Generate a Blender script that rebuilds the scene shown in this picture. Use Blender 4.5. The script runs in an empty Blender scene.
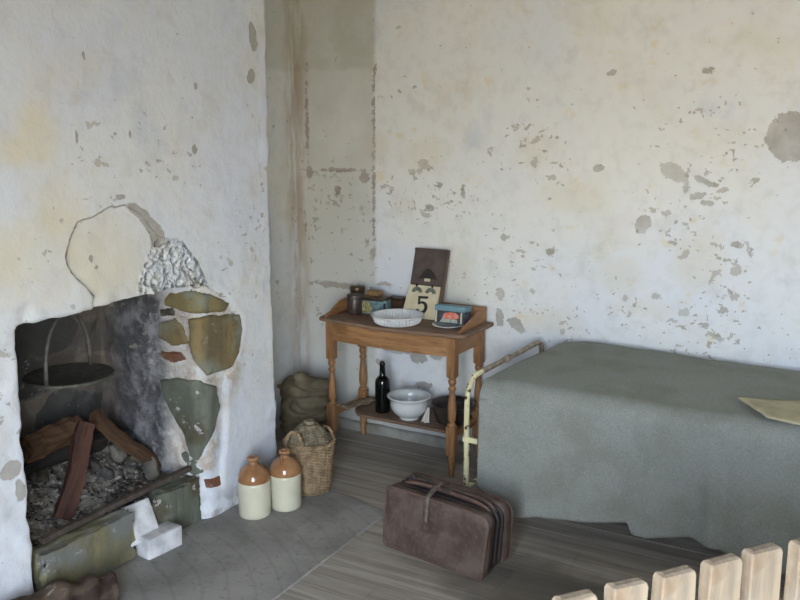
import bpy, bmesh, math, random
import numpy as np
from mathutils import Vector, Matrix, noise, Euler
random.seed(5)
C = bpy.context.scene
COL = C.collection
PI = math.pi

# ------------------------------------------------------------------ camera geometry
FPX = 850.0
pitch = math.atan(165 / FPX)
yaw = math.atan(500 / math.hypot(FPX, 165))
F = Vector((-math.sin(yaw) * math.cos(pitch), math.cos(yaw) * math.cos(pitch), -math.sin(pitch)))
R = Vector((math.cos(yaw), math.sin(yaw), 0)); U = R.cross(F)
O = Vector((0, 0, 1.8))
def ray(x, y): return F * FPX + R * (x - 400) + U * (300 - y)
def onz(x, y, z): d = ray(x, y); return O + d * ((z - O.z) / d.z)
def onx(x, y, X): d = ray(x, y); return O + d * (X / d.x)
def ony(x, y, Y): d = ray(x, y); return O + d * (Y / d.y)
cam = bpy.data.cameras.new('camera'); co = bpy.data.objects.new('camera', cam); COL.objects.link(co)
cam.sensor_width = 36; cam.lens = 36 * FPX / 800; cam.clip_start = .02
co.matrix_world = Matrix(((R.x, U.x, -F.x, O.x), (R.y, U.y, -F.y, O.y), (R.z, U.z, -F.z, O.z), (0, 0, 0, 1)))
C.camera = co

# ------------------------------------------------------------------ node helpers
def srgb(r, g, b):
    f = lambda c: (c / 255) / 12.92 if c / 255 <= .04045 else ((c / 255 + .055) / 1.055) ** 2.4
    return (f(r), f(g), f(b), 1)
class NT:
    def __init__(s, name):
        s.m = bpy.data.materials.new(name); s.m.use_nodes = True
        s.t = s.m.node_tree; s.t.nodes.clear()
        s.out = s.n('ShaderNodeOutputMaterial'); s.b = s.n('ShaderNodeBsdfPrincipled')
        s.t.links.new(s.b.outputs[0], s.out.inputs[0])
        s.tc = s.n('ShaderNodeTexCoord'); s.pos = s.tc.outputs['Object']
    def n(s, k, **kw):
        n = s.t.nodes.new(k)
        for a, v in kw.items(): setattr(n, a, v)
        return n
    def link(s, a, b):
        if hasattr(a, 'is_output'): s.t.links.new(a, b)
        else: b.default_value = a
    def scale(s, v, sc):
        n = s.n('ShaderNodeVectorMath', operation='MULTIPLY'); s.link(v, n.inputs[0]); n.inputs[1].default_value = sc; return n.outputs[0]
    def noise(s, scale, detail=3, rough=.55, vec=None, color=False, dist=0):
        n = s.n('ShaderNodeTexNoise'); n.inputs['Scale'].default_value = scale; n.inputs['Detail'].default_value = detail
        n.inputs['Roughness'].default_value = rough; n.inputs['Distortion'].default_value = dist
        s.t.links.new(vec or s.pos, n.inputs['Vector']); return n.outputs['Color' if color else 'Fac']
    def vor(s, scale, vec=None, feature='F1', out='Distance'):
        n = s.n('ShaderNodeTexVoronoi', feature=feature); n.inputs['Scale'].default_value = scale
        s.t.links.new(vec or s.pos, n.inputs['Vector']); return n.outputs[out]
    def ramp(s, f, a, b, lo=0., hi=1.):
        n = s.n('ShaderNodeMapRange'); n.interpolation_type = 'SMOOTHSTEP'
        s.link(f, n.inputs[0]); n.inputs[1].default_value = a; n.inputs[2].default_value = b
        n.inputs[3].default_value = lo; n.inputs[4].default_value = hi; return n.outputs[0]
    def math(s, op, a, b=0.):
        n = s.n('ShaderNodeMath', operation=op); s.link(a, n.inputs[0]); s.link(b, n.inputs[1]); return n.outputs[0]
    def mix(s, f, a, b):
        n = s.n('ShaderNodeMix', data_type='RGBA'); s.link(f, n.inputs[0]); s.link(a, n.inputs[6]); s.link(b, n.inputs[7]); return n.outputs[2]
    def warp(s, amp, scale, vec=None, detail=3):
        c = s.noise(scale, detail, vec=vec, color=True)
        a = s.n('ShaderNodeVectorMath', operation='SUBTRACT'); s.link(c, a.inputs[0]); a.inputs[1].default_value = (.5, .5, .5)
        m = s.scale(a.outputs[0], (amp, amp, amp))
        d = s.n('ShaderNodeVectorMath', operation='ADD'); s.link(vec or s.pos, d.inputs[0]); s.link(m, d.inputs[1]); return d.outputs[0]
    def ell(s, vec, c, r, ang=0, axis='x', soft=.12):
        """soft ellipse mask on a wall plane; axis = the plane's normal"""
        m = s.n('ShaderNodeMapping', vector_type='TEXTURE'); s.link(vec, m.inputs[0])
        big = 50.
        if axis == 'x': m.inputs[2].default_value = (ang, 0, 0); m.inputs[3].default_value = (big, r[0], r[1])
        else: m.inputs[2].default_value = (0, -ang, 0); m.inputs[3].default_value = (r[0], big, r[1])
        m.inputs[1].default_value = c
        l = s.n('ShaderNodeVectorMath', operation='LENGTH'); s.link(m.outputs[0], l.inputs[0])
        return s.ramp(l.outputs['Value'], 1 + soft, 1 - soft)
    def sep(s, v=None):
        n = s.n('ShaderNodeSeparateXYZ'); s.link(v or s.pos, n.inputs[0]); return n.outputs
    def bump(s, h, strength=.3, dist=.01):
        n = s.n('ShaderNodeBump'); n.inputs['Strength'].default_value = strength; n.inputs['Distance'].default_value = dist
        s.link(h, n.inputs['Height'])
        if s.b.inputs['Normal'].links: s.t.links.new(s.b.inputs['Normal'].links[0].from_socket, n.inputs['Normal'])
        s.t.links.new(n.outputs[0], s.b.inputs['Normal'])
    def done(s, col, rough=.8, spec=.5, metal=0.):
        s.link(col, s.b.inputs['Base Color']); s.link(rough, s.b.inputs['Roughness'])
        s.b.inputs['Specular IOR Level'].default_value = spec; s.b.inputs['Metallic'].default_value = metal
        return s.m
def plain(name, a, b, scale=20, rough=.6, spec=.5, metal=0., bump=.2, bd=.003, stretch=None, detail=4, lo=.35, hi=.65, bscale=None):
    t = NT(name); v = t.scale(t.pos, stretch) if stretch else None
    f = t.noise(scale, detail, vec=v)
    if bump: t.bump(t.noise(bscale or scale * 2, 4, vec=v), bump, bd)
    return t.done(t.mix(t.ramp(f, lo, hi), srgb(*a), srgb(*b)), rough, spec, metal)
def wood(name, a, b, c, axis=0, sc=1., rough=.45, spec=.4, bump=.25):
    t = NT(name); st = [22 * sc] * 3; st[axis] = 1.6 * sc
    v = t.warp(.02, 6); v = t.scale(v, tuple(st))
    f = t.noise(1.6, 5, vec=v); g = t.noise(4.5, 3, vec=v); w = t.noise(5 * sc, 3)
    col = t.mix(t.ramp(f, .35, .65), srgb(*a), srgb(*b))
    col = t.mix(t.math('MULTIPLY', t.ramp(g, .52, .75), .7), col, srgb(*c))
    col = t.mix(t.math('MULTIPLY', t.ramp(w, .5, .75), .45), col, srgb(*c))
    t.bump(g, bump, .002)
    return t.done(col, rough, spec)

# ------------------------------------------------------------------ wall materials
def whitewash(name, grey=(), cream=(), brown=(), axis='x', flakes=1., extra=None, tone=(224, 224, 221)):
    t = NT(name)
    wv = t.warp(.05, 9, detail=5); wf = t.warp(.018, 30, vec=wv, detail=3)
    big = t.noise(1.1, 3, vec=wv); mid = t.noise(3.3, 4, vec=wv); fine = t.noise(17, 5, vec=wv)
    col = t.mix(t.ramp(big, .35, .65), srgb(*tone), srgb(tone[0] - 7, tone[1] - 4, tone[2] + 6))
    # yellow-cream old limewash showing through, faint blue wash
    col = t.mix(t.math('MULTIPLY', t.ramp(t.noise(2.6, 5, vec=wv), .52, .72), .30), col, srgb(206, 196, 168))
    col = t.mix(t.math('MULTIPLY', t.ramp(t.noise(8, 5, vec=wf), .60, .72), .42 * flakes), col, srgb(214, 196, 140))
    col = t.mix(t.math('MULTIPLY', t.ramp(t.noise(2.1, 4, vec=t.scale(wv, (1.3, 1.1, .9))), .60, .72), .35), col, srgb(178, 190, 208))
    col = t.mix(t.math('MULTIPLY', t.ramp(fine, .45, .75), .16), col, srgb(170, 165, 156))
    col = t.mix(t.math('MULTIPLY', t.ramp(t.noise(6, 6, .7, vec=wv), .52, .68), .22), col, srgb(176, 173, 166))
    h = t.math('MULTIPLY', mid, .5)
    if cream == 'attr':
        at = t.n('ShaderNodeAttribute', attribute_name='cream')
        m = t.ramp(t.math('ADD', at.outputs['Fac'], t.math('MULTIPLY', t.math('SUBTRACT', mid, .5), .2)), .05, -.06)
        col = t.mix(t.math('MULTIPLY', m, .3), col, srgb(208, 198, 168))
    elif cream:
        m = None
        for (c, r, a) in cream:
            e = t.ell(wv, c, r, a, axis, .6); m = e if m is None else t.math('MAXIMUM', m, e)
        col = t.mix(t.math('MULTIPLY', m, t.ramp(mid, .3, .65, .25, .6)), col, srgb(212, 202, 172))
    if extra: col = extra(t, col, wv, wf)
    # small flakes off, gathered by a broad noise
    st = t.scale(wf, (1, 1, 1.25))
    zone = t.ramp(t.noise(1.9, 3), .38, .64, .0, .10)
    if flakes > 0:
        z = t.sep()[2]
        band = t.math('MULTIPLY', t.ramp(z, .3, .9), t.ramp(z, 2.35, 1.7))
        thr = t.math('SUBTRACT', .715 + (1 - flakes) * .04, t.math('MULTIPLY', zone, t.math('ADD', t.math('MULTIPLY', band, .9), .25)))
        f1 = t.noise(12, 4, .55, vec=st)
        d = t.math('SUBTRACT', f1, thr); fl = t.ramp(d, 0., .008)
        col = t.mix(t.math('MULTIPLY', fl, .6), col, srgb(164, 156, 144))
        h = t.math('SUBTRACT', h, t.math('MULTIPLY', fl, .6))
        d2 = t.math('SUBTRACT', t.noise(30, 4, .5, vec=st), t.math('ADD', thr, .02)); f2 = t.ramp(d2, 0., .01)
        col = t.mix(t.math('MULTIPLY', f2, .65), col, srgb(150, 140, 126))
        h = t.math('SUBTRACT', h, t.math('MULTIPLY', f2, .5))
    jag = t.math('SUBTRACT', t.noise(30, 5, .7), .5)
    for lst, cc, k in ((grey, (150, 144, 134), .8), (brown, (124, 94, 76), .6)):
        m = None
        if lst == 'attr':
            at = t.n('ShaderNodeAttribute', attribute_name='chips' if cc[0] == 150 else 'scars')
            m = t.ramp(t.math('ADD', at.outputs['Fac'], t.math('MULTIPLY', jag, .06)), .001, -.001)
        else:
            for (c, r, a) in lst:
                e = t.ell(wf, c, r, a, axis, .10); m = e if m is None else t.math('MAXIMUM', m, e)
        if m is not None:
            k = t.ramp(t.noise(3.7, 3), .35, .6, k * .55, k) if lst == 'attr' else k
            cl = t.mix(t.noise(40, 4), srgb(*[x - 20 for x in cc]), srgb(*[min(255, x + 20) for x in cc]))
            col = t.mix(t.math('MULTIPLY', m, k), col, cl)
            h = t.math('SUBTRACT', h, t.math('MULTIPLY', m, 1.))
    t.bump(h, .5, .006)
    t.bump(t.noise(9, 6, .65, vec=wv), .7 if flakes == .35 else .4, .012 if flakes == .35 else .008)
    t.bump(t.noise(60, 3), .25, .002)
    return t.done(col, .92, .15)

def pw(px, py, rx, rz, a=0, Y=4.25):   # patch on the back wall from its place on the wall
    p = ony(px, py, Y); k = (p - O).dot(F) / FPX
    return ((p.x, p.y, p.z), (rx * k * 1.12, rz * k), a)
def pl(px, py, ry, rz, a=0, X=-2.67):
    p = onx(px, py, X); k = (p - O).dot(F) / FPX
    return ((p.x, p.y, p.z), (ry * k * 1.35, rz * k), a)

back_grey = [pw(*a) for a in ((674, 172, 14, 8, -.5), (685, 182, 4, 12, .2), (790, 136, 20, 25, .1), (705, 182, 14, 4, -.3), (698, 196, 9, 5), (708, 203, 7, 4),
    (710, 70, 8, 4.5), (612, 72, 5, 4), (598, 168, 6, 5), (643, 224, 9, 13, -.5), (535, 162, 5, 7), (736, 245, 6, 4), (750, 252, 3, 9, .3), (673, 243, 4, 3),
    (656, 296, 5, 3), (684, 312, 9, 6), (516, 324, 14, 8, -.6), (500, 318, 5, 12), (424, 164, 10, 6, -.4), (412, 172, 5, 4), (440, 184, 5, 4), (463, 193, 3, 8),
    (397, 347, 22, 10), (418, 357, 12, 8), (436, 354, 9, 8), (505, 237, 6, 4), (550, 252, 6, 5), (430, 208, 7, 4), (755, 180, 5, 3), (424, 385, 10, 5), (380, 362, 7, 5), (500, 294, 6, 8))]
back_cream = [pw(*a) for a in ((330, 230, 30, 60), (425, 156, 18, 14), (540, 320, 30, 14), (620, 275, 18, 14), (700, 260, 24, 30), (650, 310, 16, 6), (455, 290, 20, 40), (575, 200, 30, 20))]
back_brown = [pw(*a) for a in ((375, 68, 2, 4), (374, 118, 1.2, 50), (374, 200, 1.2, 50), (372, 254, 2.5, 6), (340, 170, 24, 1.5), (310, 172, 4, 6), (335, 285, 26, 3), (365, 178, 5, 5), (338, 190, 3, 4), (420, 171, 3, 3), (385, 284, 8, 2), (307, 120, 1.5, 40), (306, 225, 1.2, 8))]
def mid_n(t): return t.noise(5, 5, .65)
def back_extra(t, col, wv, wf):
    X, Y, Z = t.sep(wv)
    # greyer cream left of the scar, with its darker shading painted into the colour
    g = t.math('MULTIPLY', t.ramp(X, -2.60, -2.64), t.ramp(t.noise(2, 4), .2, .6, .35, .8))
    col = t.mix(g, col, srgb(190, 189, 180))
    top = t.math('MULTIPLY', t.ramp(X, -2.60, -2.64), t.ramp(Z, 2.16, 2.19))
    col = t.mix(t.math('MULTIPLY', top, t.ramp(mid_n(t), .35, .6, .15, .5)), col, srgb(172, 170, 154))
    # damp brown lines in the corner and at dado height
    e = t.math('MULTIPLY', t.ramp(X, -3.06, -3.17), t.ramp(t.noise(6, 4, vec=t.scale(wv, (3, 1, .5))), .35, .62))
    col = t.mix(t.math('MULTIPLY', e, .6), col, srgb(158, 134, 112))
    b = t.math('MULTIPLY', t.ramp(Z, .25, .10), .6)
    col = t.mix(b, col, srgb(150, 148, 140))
    r = t.math('MULTIPLY', t.ell(wf, (-1.75, 4.25, .14), (.16, .05), 0, 'y', .3), 1.)
    col = t.mix(r, col, srgb(148, 98, 88))
    return col
def side_extra(t, col, wv, wf):
    X, Y, Z = t.sep(wv)
    e = t.math('MULTIPLY', t.ramp(Y, 4.10, 4.24), t.ramp(t.noise(6, 4, vec=t.scale(wv, (1, 3, .5))), .30, .6))
    col = t.mix(t.math('MULTIPLY', e, .6), col, srgb(166, 144, 124))
    col = t.mix(t.math('MULTIPLY', t.ramp(Z, 2.16, 2.19), .3), col, srgb(172, 170, 154))
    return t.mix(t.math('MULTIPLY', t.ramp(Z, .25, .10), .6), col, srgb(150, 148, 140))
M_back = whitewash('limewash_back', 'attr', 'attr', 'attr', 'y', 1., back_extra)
left_grey = [pl(*a) for a in ((253, 36, 4, 14, .1), (251, 76, 4, 7, -.4), (140, 212, 12, 6, -.55), (152, 226, 12, 6, -.75), (160, 238, 8, 6, -.8), (122, 196, 4, 3),
    (130, 135, 1.6, 4), (77, 138, 1.3, 6), (195, 86, 2, 4), (194, 148, 3, 5), (40, 440, 4, 3), (12, 470, 8, 10), (20, 490, 5, 12), (85, 58, 1.5, 5), (97, 267, 2, 1.5), (92, 258, 2, 4))]
left_cream = [pl(*a) for a in ((36, 135, 18, 30), (25, 150, 25, 18), (110, 265, 32, 40), (40, 260, 50, 40), (60, 215, 20, 30), (40, 290, 30, 18))]
def left_extra(t, col, wv, wf):
    X, Y, Z = t.sep(wv)
    ra = t.n('ShaderNodeAttribute', attribute_name='relief'); rc = t.n('ShaderNodeAttribute', attribute_name='roughcast')
    rj = t.math('ADD', ra.outputs['Fac'], t.math('MULTIPLY', t.math('SUBTRACT', t.noise(24, 4), .5), .03))
    rin = t.ramp(rj, .003, -.003); rci = t.ramp(rc.outputs['Fac'], .015, -.01)
    t.bump(t.math('SUBTRACT', 1., rin), .9, .012)
    t.bump(t.math('MULTIPLY', t.vor(34, t.warp(.03, 18)), rci), 1., .03)
    ed = t.math('MULTIPLY', t.ramp(t.math('ABSOLUTE', rj), .007, .001), t.ramp(t.noise(11, 3), .4, .6))
    col = t.mix(t.math('MULTIPLY', rin, t.ramp(mid_n(t), .4, .65, .10, .38)), col, srgb(214, 206, 184))
    col = t.mix(t.math('MULTIPLY', ed, .4), col, srgb(140, 136, 130))
    # soot and mottled lime inside the fireplace
    n = t.noise(9, 5, vec=wf); n2 = t.noise(26, 4, vec=wf)
    soot = t.mix(t.ramp(n, .40, .66), srgb(88, 87, 89), srgb(142, 141, 145))
    soot = t.mix(t.math('MULTIPLY', t.ramp(n2, .50, .66), .75), soot, srgb(164, 163, 166))
    soot = t.mix(t.math('MULTIPLY', t.ramp(t.noise(38, 5, .7, vec=wv), .52, .42), .6), soot, srgb(66, 65, 68))
    deep = t.mix(t.ramp(n, .42, .7), srgb(84, 83, 85), srgb(138, 137, 141))
    # rubble stones seen through the soot on the rear wall
    cv = t.n('ShaderNodeTexVoronoi', feature='DISTANCE_TO_EDGE'); cv.inputs['Scale'].default_value = 3.3
    t.t.links.new(t.scale(t.warp(.10, 4, vec=wv), (1, 1, 1.7)), cv.inputs['Vector'])
    jt = t.ramp(cv.outputs[0], .075, .03)
    vc = t.vor(3.3, t.scale(t.warp(.10, 4, vec=wv), (1, 1, 1.7)), 'F1', 'Color')
    st = t.mix(t.ramp(t.math('ADD', t.sep(vc)[0], t.math('MULTIPLY', n, .3)), .3, 1.), srgb(84, 82, 80), srgb(122, 112, 104))
    rear = t.mix(t.math('MULTIPLY', t.math('MULTIPLY', jt, t.ramp(n, .48, .60)), .45), st, srgb(142, 136, 130))
    soot = t.mix(t.ramp(X, -2.90, -3.16), soot, deep)
    soot = t.mix(t.ramp(X, -3.16, -3.27), soot, rear)
    inside = t.math('MULTIPLY', t.ramp(X, -2.80, -2.96), t.ramp(Y, 3.2, 3.1))
    inside = t.math('MAXIMUM', inside, 0.)
    col = t.mix(inside, col, soot)
    # mortar where the plaster has come off at the right jamb
    pe = t.ell(wf, onx(200, 362, -2.67), (.30, .30), 0, 'x', .15)
    pe2 = t.ell(wf, onx(192, 440, -2.67), (.20, .26), 0, 'x', .15)
    mm = t.math('MULTIPLY', t.math('MAXIMUM', pe, pe2), t.ramp(n, .40, .5))
    mort = t.mix(t.ramp(n2, .4, .6), srgb(190, 178, 166), srgb(206, 200, 194))
    col = t.mix(t.math('MULTIPLY', mm, t.math('SUBTRACT', 1., inside)), col, mort)
    t.bump(t.math('MULTIPLY', t.noise(28, 5, .7), t.math('MAXIMUM', pe, pe2)), .8, .02)
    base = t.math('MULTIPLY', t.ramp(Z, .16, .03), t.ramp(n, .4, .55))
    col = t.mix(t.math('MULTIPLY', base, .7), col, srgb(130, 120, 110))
    return col
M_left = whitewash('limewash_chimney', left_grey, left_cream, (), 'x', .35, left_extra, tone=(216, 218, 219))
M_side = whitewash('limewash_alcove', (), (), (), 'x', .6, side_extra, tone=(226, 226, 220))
M_plain = whitewash('limewash_plain', flakes=0.)

# ------------------------------------------------------------------ mesh helpers
def mesh(name, v, f, mat=None, smooth=False):
    me = bpy.data.meshes.new(name); me.from_pydata([tuple(p) for p in v], [], f); me.update()
    if mat: me.materials.append(mat)
    if smooth: me.shade_smooth()
    return me
def link(name, me, parent=None, loc=(0, 0, 0), rot=(0, 0, 0)):
    o = bpy.data.objects.new(name, me); COL.objects.link(o); o.location = loc; o.rotation_euler = rot
    if parent: o.parent = parent
    return o
def tag(o, label, cat, group=None, kind=None):
    if label: o['label'] = label
    if cat: o['category'] = cat
    if group: o['group'] = group
    if kind: o['kind'] = kind
    return o
def thing(name, label, cat, loc=(0, 0, 0), rz=0, group=None):
    o = bpy.data.objects.new(name, None); COL.objects.link(o); o.empty_display_size = .05
    o.location = loc; o.rotation_euler = (0, 0, rz); return tag(o, label, cat, group)
class MB:
    """collects shapes into ONE mesh"""
    def __init__(s): s.v = []; s.f = []; s.sm = []; s.mi = []
    def add(s, v, f, smooth=False, mi=0):
        k = len(s.v); s.v += [tuple(p) for p in v]; s.f += [tuple(i + k for i in q) for q in f]
        s.sm += [smooth] * len(f); s.mi += [mi] * len(f); return s
    def bm(s, b, smooth=False, mi=0):
        b.verts.index_update(); s.add([v.co[:] for v in b.verts], [[v.index for v in f.verts] for f in b.faces], smooth, mi); b.free(); return s
    def box(s, a, b, bev=0., seg=1, rot=None, mi=0, cuts=0, disp=0.):
        m = bmesh.new(); bmesh.ops.create_cube(m, size=1)
        c = [(a[i] + b[i]) / 2 for i in range(3)]; d = [abs(b[i] - a[i]) for i in range(3)]
        for v in m.verts: v.co = Vector((v.co.x * d[0], v.co.y * d[1], v.co.z * d[2]))
        if bev: bmesh.ops.bevel(m, geom=m.edges[:], offset=bev, segments=seg, profile=.5, affect='EDGES')
        if cuts:
            bmesh.ops.subdivide_edges(m, edges=m.edges[:], cuts=cuts, use_grid_fill=True)
            for v in m.verts: v.co += Vector(noise.noise_vector((v.co + Vector(c)) * 9)) * disp
        if rot: bmesh.ops.rotate(m, verts=m.verts, matrix=Euler(rot).to_matrix())
        for v in m.verts: v.co += Vector(c)
        return s.bm(m, bev > 0 and seg > 1, mi)
    def lathe(s, prof, n=40, c=(0, 0, 0), smooth=True, mi=0, caps=True, sx=1, sy=1, mfun=None, rfun=None):
        v = []; f = []
        for r, z in prof:
            for i in range(n):
                a = 2 * PI * i / n; rr = rfun(r, z, a) if rfun else r
                v.append((c[0] + rr * sx * math.cos(a), c[1] + rr * sy * math.sin(a), c[2] + z))
        k0 = len(s.f)
        for j in range(len(prof) - 1):
            for i in range(n):
                f.append((j * n + i, j * n + (i + 1) % n, (j + 1) * n + (i + 1) % n, (j + 1) * n + i))
        s.add(v, f, smooth, mi)
        if mfun:
            for j in range(len(prof) - 1):
                for i in range(n): s.mi[k0 + j * n + i] = mfun((prof[j][1] + prof[j + 1][1]) / 2)
        if caps:
            k = len(s.v) - len(v)
            if prof[0][0] > 1e-4: s.f.append(tuple(k + i for i in reversed(range(n)))); s.sm.append(False); s.mi.append(mi)
            if prof[-1][0] > 1e-4: s.f.append(tuple(k + len(v) - n + i for i in range(n))); s.sm.append(False); s.mi.append(mi)
        return s
    def tube(s, pts, r, n=8, closed=False, mi=0, flat=1., smooth=True):
        pts = [Vector(p) for p in pts]; rs = r if isinstance(r, (list, tuple)) else [r] * len(pts)
        v = []; f = []; m = len(pts); up = None
        for j, p in enumerate(pts):
            if closed: d = pts[(j + 1) % m] - pts[j - 1]
            else: d = pts[min(j + 1, m - 1)] - pts[max(j - 1, 0)]
            d.normalize()
            if up is None: up = d.orthogonal().normalized()
            up = (up - d * up.dot(d)).normalized(); w = d.cross(up)
            for i in range(n):
                a = 2 * PI * i / n; v.append(p + (up * math.cos(a) + w * math.sin(a) * flat) * rs[j])
        for j in range(m if closed else m - 1):
            for i in range(n):
                a, b = j * n, ((j + 1) % m) * n
                f.append((a + i, a + (i + 1) % n, b + (i + 1) % n, b + i))
        s.add(v, f, smooth, mi)
        if not closed:
            k = len(s.v) - len(v)
            s.f += [tuple(k + i for i in reversed(range(n))), tuple(k + len(v) - n + i for i in range(n))]; s.sm += [False] * 2; s.mi += [mi] * 2
        return s
    def prism(s, poly, a, b, axis=2, bev=0., seg=2, mi=0, smooth=False):
        """polygon (2-D) swept from a to b along axis"""
        def P(p, t):
            q = list(p); q.insert(axis, t); return Vector(q)
        m = bmesh.new(); lo = [m.verts.new(P(p, a)) for p in poly]; hi = [m.verts.new(P(p, b)) for p in poly]; n = len(poly)
        m.faces.new(lo); m.faces.new(hi)
        for i in range(n): m.faces.new((lo[i], lo[(i + 1) % n], hi[(i + 1) % n], hi[i]))
        bmesh.ops.recalc_face_normals(m, faces=m.faces[:])
        if bev:
            e = [x for x in m.edges if x.calc_face_angle(0) > .6]
            bmesh.ops.bevel(m, geom=e, offset=bev, segments=seg, profile=.5, affect='EDGES')
        return s.bm(m, smooth, mi)
    def xf(s, M):
        s.v = [tuple(M @ Vector(p)) for p in s.v]; return s
    def build(s, name, mat, parent=None, loc=(0, 0, 0), rot=(0, 0, 0)):
        me = bpy.data.meshes.new(name); me.from_pydata(s.v, [], s.f)
        for m in (mat if isinstance(mat, (list, tuple)) else [mat]): me.materials.append(m)
        me.polygons.foreach_set('use_smooth', s.sm); me.polygons.foreach_set('material_index', s.mi); me.update()
        b = bmesh.new(); b.from_mesh(me); bmesh.ops.recalc_face_normals(b, faces=b.faces[:]); b.to_mesh(me); b.free()
        return link(name, me, parent, loc, rot)
def arc(c, r, a0, a1, n=10):
    return [(c[0] + r * math.cos(a0 + (a1 - a0) * i / n), c[1] + r * math.sin(a0 + (a1 - a0) * i / n)) for i in range(n + 1)]
def spline(pts, n=8):
    pts = [Vector(p) for p in pts]; out = []
    for i in range(len(pts) - 1):
        p0 = pts[max(i - 1, 0)]; p1 = pts[i]; p2 = pts[i + 1]; p3 = pts[min(i + 2, len(pts) - 1)]
        for k in range(n):
            t = k / n
            out.append(.5 * ((2 * p1) + (p2 - p0) * t + (2 * p0 - 5 * p1 + 4 * p2 - p3) * t * t + (3 * p1 - p0 - 3 * p2 + p3) * t ** 3))
    out.append(pts[-1]); return out
def remesh(mb, voxel, smooth=0, name='m'):
    me = bpy.data.meshes.new(name); me.from_pydata(mb.v, [], mb.f); me.update()
    b = bmesh.new(); b.from_mesh(me); bmesh.ops.recalc_face_normals(b, faces=b.faces[:]); b.to_mesh(me); b.free()
    o = bpy.data.objects.new('tmp', me); COL.objects.link(o)
    r = o.modifiers.new('r', 'REMESH'); r.mode = 'VOXEL'; r.voxel_size = voxel
    if smooth: q = o.modifiers.new('s', 'SMOOTH'); q.iterations = smooth; q.factor = .5
    dg = bpy.context.evaluated_depsgraph_get(); dg.update()
    out = bpy.data.meshes.new_from_object(o.evaluated_get(dg)); bpy.data.objects.remove(o); bpy.data.meshes.remove(me)
    out.name = name; return out
def displace(me, fn):
    """fn(co, normal) -> new co"""
    n = len(me.vertices); co = np.empty(n * 3); no = np.empty(n * 3)
    me.vertices.foreach_get('co', co); me.vertices.foreach_get('normal', no)
    co = co.reshape(-1, 3); no = no.reshape(-1, 3); out = np.empty_like(co)
    for i in range(n): out[i] = fn(Vector(co[i]), Vector(no[i]))
    me.vertices.foreach_set('co', out.ravel()); me.update()
def fb(p, s, o=3): return noise.fractal(p * s, 1., 2., o)
def inpoly(p, poly):
    c = False; j = len(poly) - 1
    for i in range(len(poly)):
        a, b = poly[i], poly[j]
        if (a[1] > p[1]) != (b[1] > p[1]) and p[0] < (b[0] - a[0]) * (p[1] - a[1]) / (b[1] - a[1]) + a[0]: c = not c
        j = i
    return c
def pdist(p, poly):
    best = 9.
    for i in range(len(poly)):
        a, b = poly[i - 1], poly[i]; dx, dy = b[0] - a[0], b[1] - a[1]
        t = max(0, min(1, ((p[0] - a[0]) * dx + (p[1] - a[1]) * dy) / (dx * dx + dy * dy + 1e-12)))
        best = min(best, math.hypot(p[0] - a[0] - t * dx, p[1] - a[1] - t * dy))
    return best
def structure(o): o['kind'] = 'structure'; return o

# ------------------------------------------------------------------ room shell
XC, XA, YB, YE = -2.67, -3.19, 4.25, 3.34     # chimney face, alcove side, back wall, end of chimney breast
XR, YF, ZC = 2.1, -.35, 2.95
def wallgrid(fn, nu, nv, amp, sc, thick):
    v = []; f = []
    for j in range(nv + 1):
        for i in range(nu + 1):
            p, n = fn(i / nu, j / nv); n = Vector(n); p = Vector(p)
            v.append(p + n * (fb(p, sc, 3) * amp))
    for j in range(nv):
        for i in range(nu): a = j * (nu + 1) + i; f.append((a, a + 1, a + nu + 2, a + nu + 1))
    return v, f
def slab(name, fn, mat, nu, nv, amp, sc, back):
    v, f = wallgrid(fn, nu, nv, amp, sc, 0); m = MB(); m.add(v, f, True); m.box(*back)
    me_o = m.build(name, mat); return structure(me_o)
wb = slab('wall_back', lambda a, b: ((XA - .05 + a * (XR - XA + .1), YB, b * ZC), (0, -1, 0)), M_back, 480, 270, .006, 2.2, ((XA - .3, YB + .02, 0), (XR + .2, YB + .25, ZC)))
def field(o, name, lst):
    n = len(o.data.vertices); co = np.empty(n * 3); o.data.vertices.foreach_get('co', co); co = co.reshape(-1, 3); out = np.full(n, .5)
    for (c, r, a) in lst:
        dx = co[:, 0] - c[0]; dz = co[:, 2] - c[2]; u = dx * math.cos(a) + dz * math.sin(a); w_ = -dx * math.sin(a) + dz * math.cos(a)
        out = np.minimum(out, (np.sqrt((u / r[0]) ** 2 + (w_ / r[1]) ** 2) - 1) * min(r))
    o.data.attributes.new(name, 'FLOAT', 'POINT').data.foreach_set('value', out)
back_grey = [(c, r if i in (0, 2) else (r[0] * .72, r[1] * .72), a) for i, (c, r, a) in enumerate(back_grey)]
field(wb, 'chips', back_grey); field(wb, 'scars', back_brown); field(wb, 'cream', back_cream)
wa = slab('wall_alcove', lambda a, b: ((XA, YE - .3 + a * (YB - YE + .35), b * ZC), (1, 0, 0)), M_side, 50, 110, .006, 2.2, ((XA - .25, YE - .3, 0), (XA - .02, YB, ZC)))
slab('wall_right', lambda a, b: ((XR, YF + a * (YB - YF), b * ZC), (-1, 0, 0)), M_plain, 60, 40, .006, 2.2, ((XR + .02, YF, 0), (XR + .25, YB, ZC)))
slab('wall_left', lambda a, b: ((XC - .01, YF + a * (.95 - YF), b * ZC), (1, 0, 0)), M_plain, 40, 60, .006, 2.2, ((XC - .3, YF, 0), (XC - .03, .9, ZC)))
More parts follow.
